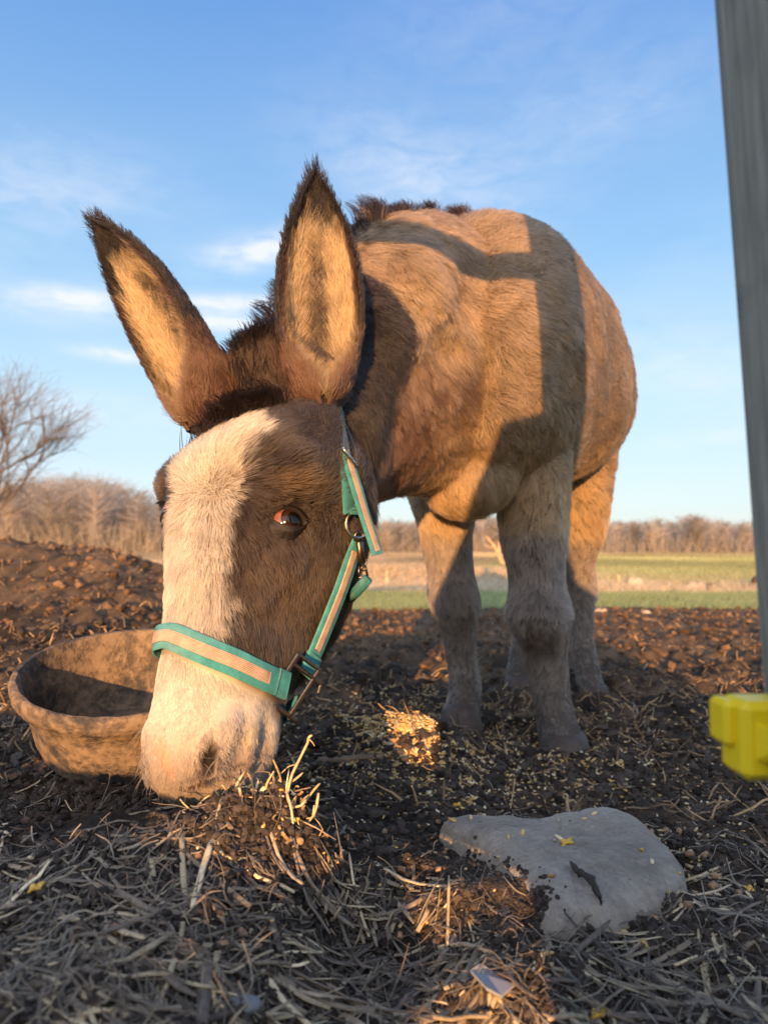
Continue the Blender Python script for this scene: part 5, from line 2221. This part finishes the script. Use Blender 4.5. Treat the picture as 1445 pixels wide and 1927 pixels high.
def make_wood():
    """the far wood: hundreds of bare trees standing in rows that read as one brown mass"""
    r = np.random.default_rng(3)
    P_, Rr, Cc = [], [], []
    K = 5
    for i in range(1080):
        ang = r.uniform(-.76, .76)
        d = r.uniform(98, 150)
        x, y = d * math.tan(ang), d
        left = 1 - sstep(-.42, -.12, ang)
        sky = 1 + .10 * vnoise(np.array(ang * 22), np.array(0.0), seed=4)
        hgt = (6.6 + 7.4 * left) * sky * r.uniform(.78, 1.04) * d / 120
        z = float(base_h(x, y)) - .2
        pale = r.uniform() < .30
        tone = np.array((.27, .215, .155)) if pale else np.array((.150, .112, .070)) * r.uniform(.6, 1.2)
        s = np.linspace(0, 1, K)
        lean = r.normal(0, .05, 2)
        tr = np.c_[x + lean[0] * hgt * s, y + lean[1] * hgt * s, z + hgt * .85 * s]
        P_.append(tr)
        Rr.append(np.linspace(.12, .035, K) * r.uniform(.6, 1.3))
        Cc.append(tone * 1.1)
        m = 84
        for q in r.uniform(.08, .98, m):
            a = r.uniform(0, 6.283)
            L = hgt * r.uniform(.12, .34) * (.55 + .6 * math.sin(3.0 * q))
            p0 = tr[0] + (tr[-1] - tr[0]) * q
            dr = np.array((math.cos(a), math.sin(a), r.uniform(.15, 1.1)))
            dr = dr / np.linalg.norm(dr)
            e = r.normal(0, .25, (K, 3)).cumsum(0) * s[:, None] * L * .4
            pp = p0 + dr * L * s[:, None] + e
            pp[:, 2] = np.minimum(pp[:, 2], z + hgt * r.uniform(.9, 1.03))
            P_.append(pp)
            Rr.append(np.linspace(.045, .016, K) * r.uniform(.6, 1.4))
            Cc.append(tone * r.uniform(.7, 1.25))
    # undergrowth
    for i in range(9000):
        ang = r.uniform(-.76, .76)
        d = r.uniform(94, 125)
        x, y = d * math.tan(ang), d
        z = float(base_h(x, y)) - .1
        L = r.uniform(.5, 3.0) * (1 + .6 * (ang < -.3))
        s = np.linspace(0, 1, K)
        P_.append(np.c_[x + r.normal(0, .35) * s * L, y + 0 * s, z + L * s])
        Rr.append(np.linspace(.07, .025, K))
        Cc.append(np.array((.185, .135, .080)) * r.uniform(.6, 1.25))
    curves_obj('distant_wood', np.array(P_), np.array(Rr), np.array(Cc), TWIG, kind='stuff')


make_wood()


def far_things():
    sm = stone_mat('field_stone', (.50, .40, .30), (.38, .29, .21), (.25, .18, .13))
    # boulders along the field's edge: px, py base, distance, half width px, height px, label
    for px, py, d, hw, hh, lab in ((1195, 1121, 9.0, 18, 20, 'tall pale boulder on the field edge behind the hind leg'), (1168, 1122, 9.1, 14, 10, 'low tan boulder beside the pale stake'),
                                   (1232, 1121, 9.2, 22, 9, 'flat tan boulder right of the tall pale boulder'), (1312, 1120, 9.0, 19, 15, 'round pale boulder beside the dark stake'),
                                   (1280, 1121, 9.1, 15, 7, 'small low boulder left of the round boulder'), (1130, 1170, 5.0, 12, 6, 'small pale stone at the edge of the grass'),
                                   (1216, 1176, 4.9, 8, 4, 'tiny pale stone where the grass meets the mud')):
        c = P(px, py, d)
        c[2] = float(ground_h(c[0], c[1]))
        rx, rz = hw / F * d, hh / F * d
        th = np.linspace(0, 6.283, 30, endpoint=False)
        rings = []
        for a in np.linspace(-.9, 1.5, 12):
            k = math.cos(a) ** .6
            x = c[0] + rx * k * np.cos(th)
            y = c[1] + rx * .8 * k * np.sin(th)
            w = 1 + .16 * fbm(np.cos(th) * 1.5 + px, np.sin(th) * 1.5, np.full(30, a * 1.5), 3, 7)
            rings.append(np.c_[c[0] + (x - c[0]) * w, c[1] + (y - c[1]) * w, c[2] + rz * np.sin(a) * w])
        mb = MB()
        loft(mb, rings)
        obj('boulder', mb.data('boulder', sm), label=lab, category='boulder', group='boulders along the field edge')
    # stakes
    for px, y0, y1, d, w, tone, lab in ((1163, 1083, 1122, 9.0, 5, (.34, .27, .18), 'pale wooden stake beside the boulders'), (728, 1074, 1120, 9.0, 5, (.34, .27, .18), 'pale wooden stake in dry grass behind the halter strap'),
                                        (1331, 1096, 1122, 8.8, 7, (.09, .07, .05), 'dark weathered stake in the field edge'), (1000, 1075, 1118, 9.2, 4, (.42, .3, .2), 'thin wooden stake between the donkey\'s legs')):
        p0, p1 = P(px, y1, d), P(px + (4 if tone[0] < .2 else 0), y0, d)
        p0[2] = float(ground_h(p0[0], p0[1])) - .05
        mb = plank(p0, p1, w / F * d, w / F * d * .8, (1, 0, 0))
        mb.c = [np.tile(tone, (len(mb.v[0]), 1))]
        obj('fence_stake', mb.data('fence_stake', BARK), label=lab, category='fence stake', group='fence stakes along the field')
    # dark dead branch pile at right edge
    mb = MB()
    r = np.random.default_rng(8)
    for k in range(14):
        a = P(1392 + r.uniform(-4, 40), 1122, 9.0 + r.uniform(-.2, .2))
        q = P(1412 + r.uniform(0, 40), 1085 + r.uniform(-4, 24), 9.0 + r.uniform(-.2, .2))
        mb.tube(crom(np.array([a, (a + q) / 2 + r.normal(0, .02, 3), q]), 6), .018, 6, np.array((.06, .045, .035)))
    obj('dead_branches', mb.data('dead_branches', BARK), label='dark heap of dead branches at the field edge beside the fence post', category='branch heap')
    # pale bent sapling seen between the legs
    mb = MB()
    for pts, w in (([(947, 1062), (938, 1045), (930, 1028), (915, 1010)], .05), ([(938, 1045), (940, 1020), (946, 1000)], .04), ([(930, 1028), (922, 1030), (910, 1024)], .02)):
        mb.tube(crom(np.array([P(a, bb, 24) for a, bb in pts]), 10), np.linspace(w * 1.4, w * .5, 10), 7, np.array((.42, .28, .17)))
    obj('dead_sapling', mb.data('dead_sapling', BARK), label='pale bent dead sapling seen between the donkey\'s front legs', category='sapling')
    # grass
    n = 26000
    y = 5.0 + 4.6 * rng.uniform(0, 1, n) ** 1.2
    x = rng.uniform(-.1, 1, n) * y * .62
    edge = y + .8 * fbm(x * .9, y * .9, oct=3, seed=41) - .18 * x
    k = (edge > 5.2)
    x, y = x[k], y[k]
    n = len(x)
    z = ground_h(x, y)
    L = rng.uniform(.02, .06, n) * np.where(y > 8.3, 2.2, 1)
    s = np.linspace(0, 1, 4)
    lean = rng.normal(0, .5, (n, 2))
    pts = np.stack([x[:, None] + lean[:, :1] * L[:, None] * s ** 2, y[:, None] + lean[:, 1:] * L[:, None] * s ** 2, z[:, None] - .004 + L[:, None] * s], -1)
    c = np.where((y > 8.3)[:, None], np.array((.46, .32, .16)), np.array((.17, .185, .045))) * rng.uniform(.7, 1.3, (n, 1))
    # the field beyond: coarser tufts, larger the farther off
    m = 90000
    y2 = 9.0 * (88 / 9.0) ** rng.uniform(0, 1, m)
    x2 = rng.uniform(-.62, .62, m) * y2
    z2 = base_h(x2, y2)
    L2 = rng.uniform(.04, .10, m) * (1 + y2 * .02)
    l2 = rng.normal(0, .4, (m, 2))
    p2 = np.stack([x2[:, None] + l2[:, :1] * L2[:, None] * s ** 2, y2[:, None] + l2[:, 1:] * L2[:, None] * s ** 2, z2[:, None] - .004 + L2[:, None] * s], -1)
    rg = sstep(-2, 6, x2 - .12 * y2 + 2 * fbm(x2 * .2, y2 * .1, oct=3, seed=61))[:, None]
    st = (.8 + .5 * fbm(x2 * .10, y2 * .05, oct=3, seed=47))[:, None]
    grn = np.array((.27, .25, .055)) * (1 - sstep(40, 75, y2))[:, None] + np.array((.34, .245, .075)) * sstep(40, 75, y2)[:, None]
    dry_ = (1 - sstep(11, 15, y2))[:, None]
    rg = rg * (1 - dry_ * .8 * (1 - .75 * sstep(2.0, 4.5, x2)[:, None]))
    c2 = (grn * rg + np.array((.42, .27, .115)) * (1 - rg)) * st * rng.uniform(.75, 1.25, (m, 1))
    curves_obj('field_grass', p2, np.array((1, .9, .7, .3))[None] * (.004 + .0007 * y2)[:, None], c2, TWIG, kind='stuff')
    curves_obj('grass', pts, np.array((1, .9, .7, .2))[None] * .0028, c, TWIG, kind='stuff')


far_things()
